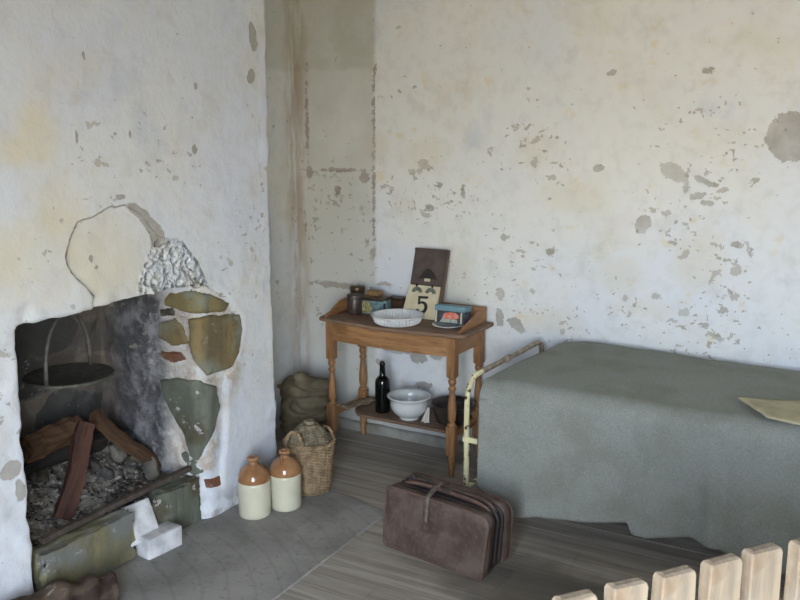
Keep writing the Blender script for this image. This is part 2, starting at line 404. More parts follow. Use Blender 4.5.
# front wall with the doorway the photographer stands in
DX0, DX1, DZ = -.95, .95, 2.25
m = MB(); m.box((XC - .3, YF - .3, 0), (DX0, YF, ZC)).box((DX1, YF - .3, 0), (XR + .25, YF, ZC)).box((DX0, YF - .3, DZ), (DX1, YF, ZC))
structure(m.build('wall_front', M_plain))
MT_frame = wood('painted_frame', (120, 116, 104), (140, 136, 124), (90, 84, 74), 2)
m = MB(); m.box((DX0, YF - .2, 0), (DX0 + .06, YF - .06, DZ), .004).box((DX1 - .06, YF - .2, 0), (DX1, YF - .06, DZ), .004).box((DX0 + .06, YF - .2, DZ - .06), (DX1 - .06, YF - .06, DZ), .004)
structure(m.build('door_1', MT_frame))
M_ceil = wood('ceiling_boards', (150, 148, 140), (168, 166, 158), (120, 116, 106), 0)
structure(MB().box((XA - .3, YF - .3, ZC), (XR + .25, YB + .25, ZC + .1)).build('ceiling', M_ceil))

# floorboards: one floor, boards running along the room
def floor_mat():
    t = NT('weathered_floorboards'); X, Y, Z = t.sep()
    pv = t.math('FLOOR', t.math('DIVIDE', Y, .135))
    cm = t.n('ShaderNodeCombineXYZ'); t.link(t.math('MULTIPLY', X, .9), cm.inputs[0]); t.link(t.math('MULTIPLY', Y, 18.), cm.inputs[1]); t.link(t.math('MULTIPLY', pv, 3.7), cm.inputs[2])
    g = t.noise(1.5, 6, .6, vec=t.warp(.3, 1.5, vec=cm.outputs[0])); g2 = t.noise(5, 4, vec=cm.outputs[0])
    rb = t.n('ShaderNodeTexWhiteNoise', noise_dimensions='1D'); t.link(pv, rb.inputs['W'])
    col = t.mix(t.ramp(g, .32, .68), srgb(134, 127, 117), srgb(178, 170, 159))
    col = t.mix(t.math('MULTIPLY', t.ramp(g2, .55, .75), .4), col, srgb(106, 98, 88))
    col = t.mix(t.math('MULTIPLY', rb.outputs['Value'], .3), col, srgb(142, 133, 121))
    d = t.ramp(t.noise(2.2, 4), .52, .68)
    col = t.mix(t.math('MULTIPLY', d, .4), col, srgb(182, 176, 168))
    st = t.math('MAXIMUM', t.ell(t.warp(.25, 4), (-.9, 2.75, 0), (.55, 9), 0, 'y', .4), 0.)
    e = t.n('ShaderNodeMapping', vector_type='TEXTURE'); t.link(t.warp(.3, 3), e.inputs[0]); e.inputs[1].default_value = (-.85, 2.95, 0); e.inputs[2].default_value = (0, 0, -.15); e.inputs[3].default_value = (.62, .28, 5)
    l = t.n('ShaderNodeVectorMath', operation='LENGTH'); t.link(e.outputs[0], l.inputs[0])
    col = t.mix(t.math('MULTIPLY', t.ramp(l.outputs['Value'], 1.25, .6), .75), col, srgb(76, 70, 62))  # soft shadow by the bed hem and fence, painted into the board colour
    t.bump(g, .4, .003); t.bump(t.noise(120, 2), .2, .001)
    return t.done(col, t.ramp(g, .3, .7, .55, .8), .3)
m = MB(); y = YF - .3; k = 0
while y < YB + .2:
    x = XA - .2 - random.random() * 1.5
    while x < XR + .2:
        L = 2.2 + random.random() * 1.4
        m.box((x, y + .0008, -.03), (x + L - .002, y + .1342, random.uniform(-.001, .001))); x += L
    y = (round(y / .135) + 1) * .135 if k else -.675; k += 1
m.box((XA - .3, YF - .3, -.12), (XR + .3, YB + .3, -.031))
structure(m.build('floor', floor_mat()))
# hearth slab
def slab_mat():
    t = NT('hearth_slate'); n = t.noise(3, 5, vec=t.warp(.2, 3)); f = t.noise(40, 4)
    col = t.mix(t.ramp(n, .35, .65), srgb(130, 128, 124), srgb(156, 153, 148))
    col = t.mix(t.math('MULTIPLY', t.ramp(f, .55, .7), .35), col, srgb(86, 84, 82))
    col = t.mix(t.math('MULTIPLY', t.ramp(t.noise(6, 3, vec=t.scale(t.pos, (1, 3, 1))), .6, .7), .35), col, srgb(150, 148, 142))
    w = t.n('ShaderNodeTexWave', wave_type='RINGS', rings_direction='Z'); w.inputs['Scale'].default_value = 3; w.inputs['Distortion'].default_value = 3
    mp = t.n('ShaderNodeMapping'); t.link(t.pos, mp.inputs[0]); mp.inputs[1].default_value = (3.1, -1.3, 0); t.link(mp.outputs[0], w.inputs[0])
    col = t.mix(t.ramp(w.outputs['Fac'], .9, 1., 0, .15), col, srgb(84, 82, 80))
    t.bump(n, .3, .01); t.bump(f, .2, .002)
    return t.done(col, .8, .3)
m = MB(); m.prism([(-2.9, .9), (-1.94, .9), (-1.95, 1.8), (-1.965, 2.6), (-1.975, 3.29), (-2.2, 3.36), (-2.45, 3.385), (-2.9, 3.38)], -.03, .008, 2, .004)
structure(m.build('hearth', slab_mat()))
# ledge at the foot of the back wall
M_ledge = plain('ledge_plaster', (150, 148, 140), (122, 118, 108), 6, .9, bump=.6, bd=.01)
m = MB()
n = 120; v = []; f = []
prof = [(0, .055), (.028, .052), (.034, .045), (.036, 0)]
for i in range(n + 1):
    x = XA + (XR - XA) * i / n
    for (d, z) in prof:
        w = fb(Vector((x * 3, d, z)), 2, 2) * .006; v.append((x, YB - d + w, z + (w if z else 0)))
for i in range(n):
    for j in range(3): a = i * 4 + j; f.append((a, a + 1, a + 5, a + 4))
m.add(v, f, True); structure(m.build('baseboard_back', M_ledge))

# ------------------------------------------------------------------ chimney breast
FB, ZL = -3.30, 1.13      # back of firebox, lintel height
def jpath(s, off=0.):     # right jamb in plan: s>0 along the front, s<0 into the firebox
    r = .07; L = r * PI / 2
    if s > L / 2: p = (XC, 2.86 + (s - L / 2)); n = (1, 0)
    elif s > -L / 2: a = (s + L / 2) / L * PI / 2; n = (math.sin(a), -math.cos(a)); p = (XC - r + r * n[0], 2.86 + r * n[1])
    else: d = -s - L / 2; n = (-.08, -1); p = (XC - r - d, 2.79 - .08 * -0 + .0 * d)
    return (p[0] + n[0] * off, p[1] + n[1] * off)
def jpix(px, py):         # where the jamb is met by a line of sight
    d = ray(px, py); az = math.atan2(d.x, d.y); best = None
    for i in range(400):
        s = -.62 + i * 1.1 / 400; p = jpath(s); e = abs(math.atan2(p[0], p[1]) - az)
        if best is None or e < best[0]: best = (e, s, p)
    s, p = best[1], best[2]; t = math.hypot(*p) / math.hypot(d.x, d.y)
    return s, O.z + d.z * t
m = MB()
rp = [(XC, YE), (XC, 2.86)] + [(XC - .07 + .07 * math.cos(-a), 2.86 - .07 * math.sin(a)) for a in (i * PI / 16 for i in range(1, 8))] + [(XC - .07, 2.79), (FB - .1, 2.79), (-3.6, 2.79), (-3.6, YE)]
m.prism(rp, -.03, ZC, 2)
m.prism([(XC, .9), (XC, 1.87), (FB - .1, 1.90), (-3.6, 1.9), (-3.6, .9)], -.03, ZC, 2)
m.prism([(FB, 1.8), (FB, 2.9), (-3.6, 2.9), (-3.6, 1.8)], -.03, ZC, 2)
lint = [(XC, 1.08), (XC, ZC), (XC - .26, ZC), (XC - .26, 1.16)]
m.prism([(XC, ZL), (XC, ZC), (XC - .28, ZC), (XC - .28, ZL + .05)], 1.8, 2.95, 1)
m.prism([(FB - .1, 1.8), (XC, 1.8), (XC, 2.95), (FB - .1, 2.95)], 2.3, ZC, 2)
me = remesh(m, .0125, 2, 'wall_chimney')
RELF = 1
relief = [tuple(onx(*q, XC))[1:] for q in ((108, 208), (92, 217), (78, 222), (70, 240), (66, 258), (70, 270), (82, 284), (94, 296), (92, 330), (230, 300), (200, 282), (187, 262), (176, 246), (165, 240), (158, 236), (150, 225), (140, 213), (125, 205))]
rough_p = [tuple(onx(*q, XC))[1:] for q in ((158, 240), (180, 241), (196, 262), (206, 285), (150, 302), (140, 290), (148, 262))]
peel = [jpix(*q) for q in ((150, 300), (175, 285), (215, 283), (232, 298), (246, 320), (242, 350), (228, 378), (228, 420), (225, 455), (222, 490), (196, 488), (172, 440), (150, 390), (148, 340))]
def sz(p):
    if p.x > XC - .03: s = p.y - 2.86 + .055
    elif p.y > 2.72: s = -(XC - .07 - p.x) - .055
    else: s = -9
    return (s, p.z)
def cd(p, n):
    d = fb(p, 1.6, 2) * .009 + fb(p, 6, 2) * .003 + fb(p, 16, 2) * .0014
    if p.x > XC - .04 and p.z > .95:
        q = (p.y, p.z)
        if inpoly(q, relief): d -= .010 * min(1, pdist(q, relief) / .006)
        if inpoly(q, rough_p): d += .012 * (noise.cell(p * 28) - .5) + fb(p, 30, 2) * .008
    if p.y > YE - .06 and p.x > XC - .06: d += fb(Vector((p.z, 1, 2)), 9, 3) * .012
    if abs(p.z - ZL) < .04 and p.x > XC - .3: d += fb(p, 11, 3) * .009
    if p.x < FB + .08: d += .03 * max(-.6, fb(Vector((p.x, p.y, p.z * 1.6)), 5, 2)) 
    elif p.x < XC - .03 and p.z < 1.2: d += fb(p, 12, 3) * .007
    if p.z < 1.2 and p.y > 2.5:
        q = sz(p)
        if q[0] > -5 and inpoly(q, peel): d -= .016 * min(1, pdist(q, peel) / .02) + fb(p, 16, 3) * .005
    # ragged corner and eroded lintel edge
    if p.y < 1.95 and p.x > XC - .1 and p.z < 1.2: d += fb(p, 9, 3) * .012
    return p + n * d
displace(me, cd); me.shade_smooth(); me.materials.clear(); me.materials.append(M_left)
_co = np.empty(len(me.vertices) * 3); me.vertices.foreach_get('co', _co); _co = _co.reshape(-1, 3); _o = np.full(len(_co), .2); _r = np.full(len(_co), .2)
for i in np.nonzero((_co[:, 0] > XC - .05) & (_co[:, 2] > 1.) & (_co[:, 2] < 1.8))[0]:
    q = (_co[i, 1], _co[i, 2]); d_ = pdist(q, relief); _o[i] = -d_ if inpoly(q, relief) else min(d_, .2)
    d_ = pdist(q, rough_p); _r[i] = -d_ if inpoly(q, rough_p) else min(d_, .2)
me.attributes.new('relief', 'FLOAT', 'POINT').data.foreach_set('value', _o); me.attributes.new('roughcast', 'FLOAT', 'POINT').data.foreach_set('value', _r)
chim = structure(link('wall_chimney', me))

def stone_mat(name, a, b, c, ang=.3, layers=9, white=.25):
    t = NT(name); mp = t.n('ShaderNodeMapping'); t.link(t.warp(.05, 8), mp.inputs[0]); mp.inputs[2].default_value = (ang, .2, 0); mp.inputs[3].default_value = (1, layers, 1.5)
    n = t.noise(2.2, 5, vec=mp.outputs[0]); g = t.noise(6, 4)
    col = t.mix(t.ramp(n, .36, .62), srgb(*a), srgb(*b)); col = t.mix(t.ramp(g, .48, .66), col, srgb(*c))
    lime = t.ramp(t.noise(13, 6, .72, vec=t.warp(.04, 20)), .60, .64)
    col = t.mix(t.math('MULTIPLY', lime, white), col, srgb(196, 194, 196))
    col = t.mix(t.math('MULTIPLY', t.ramp(t.noise(32, 4, .6), .55, .7), .3), col, srgb(70, 64, 52))
    t.bump(n, .6, .010); t.bump(t.noise(45, 5, .65), .6, .005)
    return t.done(col, .75, .3)
S_olive = stone_mat('olive_sandstone', (134, 120, 82), (114, 106, 80), (126, 132, 120), -.3)
S_brown = stone_mat('brown_sandstone', (132, 114, 78), (106, 96, 72), (128, 130, 116))
S_green = stone_mat('greygreen_sandstone', (112, 116, 104), (92, 96, 84), (84, 78, 62), .8, 9, .75)
S_red = stone_mat('red_brick', (122, 82, 62), (98, 66, 52), (134, 98, 76))
S_dark = stone_mat('sooty_stone', (70, 66, 58), (88, 82, 68), (54, 52, 50))
S_kerb = stone_mat('yellow_kerb_stone', (130, 124, 94), (112, 108, 86), (116, 118, 114), .9, 5, .3)
def jamb_stone(pix, mat, proud=.008, label=None, seed=0):
    poly = [jpix(*q) for q in pix]; g = .008
    s0 = min(p[0] for p in poly); s1 = max(p[0] for p in poly); z0 = min(p[1] for p in poly); z1 = max(p[1] for p in poly)
    idx = {}; v = []; f = []; top = []
    ns = int((s1 - s0) / g) + 2; nz = int((z1 - z0) / g) + 2
    for i in range(ns):
        for j in range(nz):
            s, z = s0 + i * g, z0 + j * g
            w = (s + fb(Vector((s, z, seed)), 14, 2) * .005, z + fb(Vector((z, s, seed + 5)), 14, 2) * .005)
            if inpoly(w, poly):
                d = pdist(w, poly); off = -.035 + (.026 + proud) * (1 - math.exp(-d / .004)) + fb(Vector((s, z * 2, seed)), 7, 3) * .004
                x, y = jpath(s, off); idx[i, j] = len(v); v.append((x, y, z))
    nt = len(v)
    for (i, j), a in list(idx.items()):
        q = [idx.get((i + 1, j)), idx.get((i + 1, j + 1)), idx.get((i, j + 1))]
        if None not in q: f.append((a, *q))
    b = len(v)
    inv = {k: n for n, k in idx.items()}
    for k in range(nt):
        i, j = inv[k]; x, y = jpath(s0 + i * g, -.09); v.append((x, y, v[k][2]))
    edges = {}
    for q in f:
        for a, c in zip(q, q[1:] + q[:1]): edges[(a, c)] = 1
    sides = [(c, a, a + b, c + b) for (a, c) in edges if (c, a) not in edges]
    f += [tuple(x + b for x in reversed(q)) for q in f] + sides
    o = MB().add(v, f, True).build('stone', mat, chim)
    if label: o['label'] = label
jamb_stone(((162, 299), (168, 291), (190, 290), (214, 294), (233, 303), (226, 313), (200, 315), (178, 312), (162, 306)), S_olive, seed=1, label='long olive sandstone')
jamb_stone(((186, 318), (208, 315), (242, 313), (244, 330), (241, 352), (234, 368), (222, 373), (208, 377), (192, 362), (187, 345)), S_brown, seed=2, label='large ochre block')
jamb_stone(((156, 322), (172, 318), (182, 330), (186, 345), (170, 347), (156, 338)), S_brown, seed=3)
jamb_stone(((158, 351), (178, 352), (184, 361), (172, 364), (160, 359)), S_red, seed=4, label='reddish stone')
jamb_stone(((157, 309), (170, 308), (173, 316), (158, 318)), S_dark, seed=5)
jamb_stone(((158, 379), (180, 377), (200, 380), (219, 385), (222, 405), (217, 430), (206, 450), (200, 465), (188, 458), (182, 435), (170, 415), (162, 398)), S_green, seed=6, label='tall grey-green stone')
jamb_stone(((174, 452), (186, 450), (200, 460), (206, 474), (190, 476), (178, 468)), S_green, seed=7)
jamb_stone(((188, 279), (199, 274), (208, 276), (209, 282), (198, 287), (186, 287)), S_green, seed=9)
jamb_stone(((202, 478), (222, 474), (224, 487), (204, 490)), S_red, seed=8)

# ------------------------------------------------------------------ fireplace contents
BR = 1.25
def rock(name, c, size, mat, seed=0, rot=(0, 0, 0), sub=3, planes=7, parent=None, rough=.05):
    rnd = random.Random(seed); b = bmesh.new(); bmesh.ops.create_icosphere(b, subdivisions=sub, radius=BR)
    pls = [(Vector((rnd.gauss(0, 1), rnd.gauss(0, 1), rnd.gauss(0, 1))).normalized(), rnd.uniform(.72, 1.0)) for _ in range(planes)]
    pls += [(Vector(a), .9) for a in ((1, 0, 0), (-1, 0, 0), (0, 1, 0), (0, -1, 0), (0, 0, 1), (0, 0, -1))]
    for v in b.verts:
        p = v.co.copy()
        for n, d in pls:
            k = p.dot(n)
            if k > d: p -= n * (k - d)
        p += Vector(noise.noise_vector(p * 2.2 + Vector((seed * 3.1, 0, 0)))) * rough * 2 + Vector(noise.noise_vector(p * 6 + Vector((0, seed, 0)))) * rough * .9 + Vector(noise.noise_vector(p * 15)) * rough * .4
        v.co = Vector((p.x * size[0] / 2, p.y * size[1] / 2, p.z * size[2] / 2))
    return MB().bm(b, True).build(name, mat, parent, c, rot)
# ash and grit bed
def ashz(x, y): 
    t = max(0, min(1, (-2.85 - x) / .42)); return .185 + .20 * t * t * (3 - 2 * t) - .06 * max(0, (y - 2.55) / .25) * t
M_ash = NT('ash_and_grit'); _n = M_ash.noise(12, 5); _g = M_ash.noise(55, 4)
_c = M_ash.mix(M_ash.ramp(_n, .4, .6), srgb(74, 71, 68), srgb(130, 125, 118)); _c = M_ash.mix(M_ash.ramp(_g, .56, .64), _c, srgb(168, 162, 154)); _c = M_ash.mix(M_ash.ramp(_g, .42, .37), _c, srgb(38, 36, 34))
M_ash.bump(_g, .8, .008); M_ash = M_ash.done(_c, .95, .1)
v = []; f = []; nx, ny = 70, 100
for i in range(nx + 1):
    for j in range(ny + 1):
        x = -2.76 - .51 * i / nx; y = 1.86 + .96 * j / ny; p = Vector((x, y, 0))
        v.append((x, y, ashz(x, y) + fb(p, 8, 4) * .018 + max(0, noise.noise(p * 38)) * .016))
for i in range(nx):
    for j in range(ny): a = i * (ny + 1) + j; f.append((a, a + 1, a + ny + 2, a + ny + 1))
mb_ = MB().add(v, f, True).box((-3.26, 1.93, 0), (-2.80, 2.75, .15))
tag(mb_.build('ash_bed', M_ash), 'heap of grey ash and grit filling the fireplace behind the kerb stones', 'ash', kind='stuff')
BR = 1.6
tag(rock('kerb_stone', (-2.735, 2.135, .12), (.14, .50, .235), S_kerb, 11, (0, 0, .02), 5, 1, None, .035), 'long yellowish grey kerb stone at the left of the hearth front', 'stone')
tag(rock('kerb_stone', (-2.76, 2.63, .115), (.14, .34, .23), S_green, 23, (0, 0, .0), 5, 2, None, .035), 'grey-green kerb stone at the right of the hearth front, by the jugs', 'stone')
BR = 1.25
M_wb = plain('white_painted_brick', (214, 214, 216), (178, 178, 182), 14, .8, bump=.5)
tag(MB().box((-.05, -.09, -.048), (.05, .09, .048), .006, 2, cuts=4, disp=.004).build('brick', M_wb, None, (-2.655, 2.475, .050), (0, 0, -.10)), 'white painted brick lying flat on the hearth floor, in front of the kerb stones', 'brick', 'white painted bricks')
tag(MB().box((-.05, -.08, -.085), (.05, .08, .085), .008, 2, cuts=4, disp=.004).build('brick', M_wb, None, (-2.745, 2.425, .125), (.0, -.5, -.1)), 'white painted brick tilted in the gap between the two kerb stones', 'brick', 'white painted bricks')
# iron bar along the kerb
M_rust = plain('rusty_iron', (76, 66, 60), (98, 88, 80), 30, .75, .4, .3)
tag(MB().box((-.014, -.42, -.012), (.014, .42, .012), .003, 1, cuts=6, disp=.003).build('iron_bar', M_rust, None, (-2.745, 2.37, .256), (-.0, .1, .03)), 'long rusty iron bar lying across the kerb stones of the hearth', 'bar')
# logs
M_log = wood('dry_log', (104, 78, 58), (78, 58, 44), (48, 40, 36), 2, .8, .8, .2, .6)
M_logr = wood('reddish_log', (86, 58, 48), (66, 46, 40), (44, 34, 30), 2, .8, .8, .2, .6)
M_logk = wood('charred_log', (46, 42, 40), (34, 32, 31), (62, 56, 50), 2, .8, .85, .2, .6)
def log(a, b, w, mat, label, seed, sides=5, bend=.01, taper=1.):
    a, b = Vector(a), Vector(b); L = (b - a).length; mb = MB(); rnd = random.Random(seed); N = 14
    sec = [(w * rnd.uniform(.75, 1.1) * math.cos(2 * PI * k / sides), w * rnd.uniform(.6, 1.0) * math.sin(2 * PI * k / sides)) for k in range(sides)]
    v = []; f = []
    sub = []
    for k in range(sides):
        for q in range(4):
            t = q / 4; p, r_ = sec[k], sec[(k + 1) % sides]; sub.append((p[0] * (1 - t) + r_[0] * t, p[1] * (1 - t) + r_[1] * t))
    n = len(sub)
    for i in range(N + 1):
        t = i / N; ox = math.sin(t * 5 + seed) * bend
        for (x, y) in sub:
            p = Vector((x * (1 + (taper - 1) * t) + ox, y * (1 + (taper - 1) * t) + ox * .5, t * L)); v.append(p + Vector(noise.noise_vector(p * 20 + Vector((seed, 0, 0)))) * w * .12)
    for i in range(N):
        for k in range(n): f.append((i * n + k, i * n + (k + 1) % n, (i + 1) * n + (k + 1) % n, (i + 1) * n + k))
    f += [tuple(reversed(range(n))), tuple(range(N * n, N * n + n))]
    mb.add(v, f)
    o = mb.build('log', mat, None, a, (b - a).to_track_quat('Z', 'Y').to_euler()); return tag(o, label, 'log', 'split logs in the fireplace')
log((-2.93, 2.19, .20), (-3.01, 2.43, .535), .055, M_logr, 'reddish split log standing leaned at the front left of the fire pile', 3, 4)
log((-2.98, 2.78, .225), (-3.05, 2.49, .55), .042, M_log, 'brown split log leaning down to the right in the fireplace', 8, 4, .014, 1.05)
log((-3.10, 2.17, .50), (-3.10, 2.46, .50), .085, M_log, 'thick dark brown split log lying on top behind the reddish one', 4, 4)
log((-3.12, 2.12, .40), (-3.14, 2.60, .395), .055, M_logk, 'charred black log lying at the back under the others', 6, 7)
log((-2.93, 2.02, .21), (-3.05, 1.98, .23), .035, M_log, 'short round log end by the left jamb of the fireplace', 9, 9)
# rubble
rub = [(150, 448, .30, .09, 0), (128, 405, .50, .10, 2), (100, 405, .52, .08, 1), (170, 455, .26, .09, 1), (155, 462, .24, .06, 2), (185, 462, .23, .06, 0), (120, 470, .22, .07, 1), (108, 485, .21, .06, 2), (140, 492, .20, .05, 0), (95, 478, .24, .05, 2),
       (60, 480, .25, .06, 0), (80, 500, .21, .05, 1), (112, 500, .20, .04, 2), (168, 474, .21, .05, 0), (130, 455, .30, .06, 0), (140, 430, .36, .07, 1), (45, 500, .22, .05, 0), (55, 440, .36, .10, 0)]
rm = [S_dark, plain('pale_rubble', (128, 122, 112), (92, 88, 82), 14, .95), plain('grey_rubble', (92, 90, 88), (66, 64, 62), 14, .95)]
where = ['by the right cheek', 'high at the back', 'at the back left of the fire', 'near the grey-green jamb stone', 'beside the foot of the brown log', 'in the right corner by the bar end', 'between the leaning logs', 'in front of the leaning logs', 'just behind the iron bar', 'under the leaning logs', 'behind the reddish log', 'at the foot of the reddish log', 'behind the white bricks', 'close behind the right kerb stone', 'at the back right corner', 'under the ledge of the cheek', 'in the front left corner', 'in the rear left corner']
for i, (px, py, z, s, k) in enumerate(rub):
    p = onz(px, py, z); p.x = max(p.x, -3.24); p.y = max(1.95, min(p.y, 2.735)); p.z = ashz(p.x, p.y) + s * .2
    tag(rock('rubble_stone', p, (s * 1.2, s * 1.4, s * .8), rm[k], 40 + i, (random.random(), random.random(), random.random() * 3), 3, 9, None, .07), '%s lump of rubble in the ash %s' % (['sooty', 'pale', 'grey'][k], where[i]), 'stone', 'rubble in the fireplace')
# griddle
M_iron = plain('black_iron', (104, 101, 94), (84, 82, 76), 30, .6, .4, .4)
gp = Vector((-2.95, 2.31, .80)); gd = Vector((-.72, .70, 0)).normalized()
g = thing('griddle', 'round black iron griddle with an arched handle hanging in the fireplace', 'griddle', gp)
MB().lathe([(0, -.012), (.165, -.012), (.18, -.008), (.184, .002), (.178, .008), (.168, .004), (0, .002)], 48).build('plate', M_iron, g)
hp = [gd * (.172 * math.cos(a)) + Vector((0, 0, .0 + .265 * math.sin(a) ** .8)) for a in [PI * i / 24 for i in range(25)]]
# handle set across the plate
hv = Vector((.617 * .09 - .787 * .145, .787 * .09 + .617 * .145, 0))
hp = [hv * math.cos(a) + Vector((0, 0, .27 * max(0, math.sin(a)) ** .75)) for a in [PI * i / 24 for i in range(25)]]
MB().tube(hp, .0105, 8, flat=.8).build('handle', M_iron, g)
hk = thing('pot_hook', 'black iron hook and rod holding the griddle under the lintel', 'hook', gp + Vector((0, 0, .27)))
MB().tube(spline([(0, -.02, .02), (0, -.012, -.004), (0, .004, -.012), (0, .018, .002), (0, .01, .03), (0, 0, .06), (0, 0, .2), (0, 0, .52)], 6), .005, 8).build('rod', M_iron, hk)
MB().tube([(0, -.50, .52), (0, .54, .52)], .012, 8).build('crane_bar', M_iron, hk)

# driftwood log in the near left corner
def rough_log(name, pts, rad, mat, label):
    sp = spline(pts, 10); mb = MB(); mb.tube(sp, [rad * (1 + .15 * math.sin(i * .7)) for i in range(len(sp))], 20)
    o = mb.build(name, mat); b = bmesh.new(); b.from_mesh(o.data)
    for v in b.verts: v.co += Vector(noise.noise_vector(v.co * 12)) * .010 + Vector(noise.noise_vector(v.co * 40)) * .003
    b.to_mesh(o.data); b.free(); return tag(o, label, 'log')
M_old = NT('old_bark'); _n = M_old.noise(9, 5, vec=M_old.scale(M_old.pos, (2, .7, 2))); _c = M_old.mix(M_old.ramp(_n, .4, .62), srgb(52, 40, 34), srgb(88, 74, 62)); _c = M_old.mix(M_old.ramp(_n, .62, .7), _c, srgb(150, 142, 130)); M_old.bump(_n, .8, .01); M_old = M_old.done(_c, .8, .3)
rough_log('bark_log', [(-2.585, 1.5, .085), (-2.585, 1.7, .088), (-2.57, 1.88, .082), (-2.53, 2.0, .06), (-2.49, 2.08, .045)], .068, M_old, 'old brown bark-covered log on the floor in the near left corner')

# ------------------------------------------------------------------ jugs
M_cream = plain('cream_stoneware', (202, 198, 176), (188, 184, 164), 8, .22, .6, 0, .05, lo=.3, hi=.7)
M_amber = plain('amber_glaze', (158, 116, 80), (134, 94, 62), 9, .12, .6, 0, .05)
def jug(loc, rz, label, h=.27, r=.077, string=False):
    t = thing('stoneware_jug', label, 'jug', loc, rz, 'stoneware jugs by the chimney')
    k = h / .27
    body = [(0, .003), (.055, .003), (.068, 0), (.073, .004), (.077, .015), (.077, .10), (.077, .165 * k), (.077, .178 * k)]
    sh = [(.077, .178 * k), (.0765, .19 * k), (.073, .208 * k), (.064, .226 * k), (.051, .240 * k), (.037, .250 * k), (.026, .256 * k)]
    body = [(a * r / .077, b) for a, b in body]; sh = [(a * r / .077, b) for a, b in sh]
    MB().lathe(body, 48).build('body', M_cream, t)
    MB().lathe(sh, 48, caps=False).build('shoulder', M_amber, t)
    nk = [(.026, .254 * k), (.021, .262 * k), (.019, .270 * k), (.022, .276 * k), (.029, .280 * k), (.030, .288 * k), (.025, .293 * k), (.014, .291 * k), (.013, .275 * k), (0, .272 * k)]
    MB().lathe(nk, 28, caps=False).build('neck', M_amber, t)
    MB().tube(spline([(.022, 0, .272 * k), (.040, 0, .280 * k), (.052, 0, .262 * k), (.052, 0, .238 * k)], 6), .0075, 8, flat=.6).build('handle', M_amber, t)
    if string:
        s = MB().tube(spline([(-.026, -.01, .272), (-.045, -.02, .252), (-.07, -.035, .215), (-.065, -.045, .18), (-.058, -.052, .165), (-.05, -.060, .18), (-.04, -.066, .21), (-.02, -.05, .245), (0, -.027, .272)], 5), .0016, 5)
        s.tube([(.026 * math.cos(a), .026 * math.sin(a), .274) for a in [i * PI / 8 for i in range(16)]], .002, 5, closed=True)
        s.build('string', plain('string', (120, 104, 80), (90, 76, 58), 40, .9), t)
    return t
jug((-2.515, 2.96, .008), 2.6, 'front stoneware jug with amber shoulder, nearest the hearth and kerb')
jug((-2.44, 3.105, .008), -1.2, 'stoneware jug with amber shoulder and string, beside the wicker basket', string=True)

# ------------------------------------------------------------------ wicker basket with wicker-covered neck
M_wick = NT('wicker'); _n = M_wick.noise(30, 4); M_wick.bump(_n, .4, .002); M_wick = M_wick.done(M_wick.mix(M_wick.ramp(_n, .35, .65), srgb(160, 138, 108), srgb(122, 102, 78)), .65, .3)
M_wickl = NT('grey_wicker'); _n = M_wickl.noise(30, 4); M_wickl.bump(_n, .4, .002); M_wickl = M_wickl.done(M_wickl.mix(M_wickl.ramp(_n, .35, .65), srgb(142, 132, 110), srgb(108, 98, 80)), .75, .3)
def weave(mb, prof, stakes, step, rad, amp):
    L = [0.]
    for i in range(1, len(prof)): L.append(L[-1] + math.hypot(prof[i][0] - prof[i - 1][0], prof[i][1] - prof[i - 1][1]))
    def at(d):
        for i in range(1, len(prof)):
            if d <= L[i] + 1e-9:
                t = (d - L[i - 1]) / (L[i] - L[i - 1]); return (prof[i - 1][0] * (1 - t) + prof[i][0] * t, prof[i - 1][1] * (1 - t) + prof[i][1] * t)
        return prof[-1]
    n = int(L[-1] / step)
    for k in range(n):
        r, z = at((k + .5) * step); N = stakes * 4; pts = []
        for i in range(N):
            a = 2 * PI * i / N; rr = r + amp * math.sin(a * stakes / 2 + (k % 2) * PI); zz = z + fb(Vector((math.cos(a), math.sin(a), z * 20)), 1.5, 2) * .002
            pts.append((rr * math.cos(a), rr * math.sin(a), zz))
        mb.tube(pts, rad, 5, closed=True)
    for i in range(stakes):
        a = 2 * PI * (i + .5) / stakes; pts = []
        for k in range(9):
            r, z = at(L[-1] * k / 8); pts.append((r * math.cos(a), r * math.sin(a), z))
        mb.tube(pts, rad * 1.15, 5)
    return mb
bk = thing('wicker_basket', 'round brown wicker basket with a loop handle holding a domed wicker cover', 'basket', (-2.460, 3.337, .008), .0)
prof = [(.098, .004), (.104, .05), (.112, .13), (.120, .21), (.124, .262)]
mb = weave(MB(), prof, 30, .0078, .0040, .0035); mb.lathe([(0, .002), (.094, .002), (.098, .05), (.115, .25), (.113, .25), (.09, .006), (0, .006)], 40)
mb.build('woven_body', M_wick, bk)
mb = MB()
for ph in range(3):
    pts = [((.124 + .007 * math.cos(14 * a + ph * 2.09)) * math.cos(a), (.124 + .007 * math.cos(14 * a + ph * 2.09)) * math.sin(a), .265 + .007 * math.sin(14 * a + ph * 2.09)) for a in [2 * PI * i / 160 for i in range(160)]]
    mb.tube(pts, .0052, 5, closed=True)
mb.build('braided_rim', M_wick, bk)
mb = weave(MB(), [(.112, .262), (.095, .285), (.070, .322), (.045, .345), (.030, .352)], 26, .0072, .0042, .003); mb.lathe([(.112, .255), (.09, .285), (.065, .32), (.04, .342), (.0, .346)], 30)
mb.lathe([(.030, .348), (.030, .366), (.024, .372), (.018, .368), (.0, .366)], 24)
mb.build('domed_cover', M_wickl, bk)
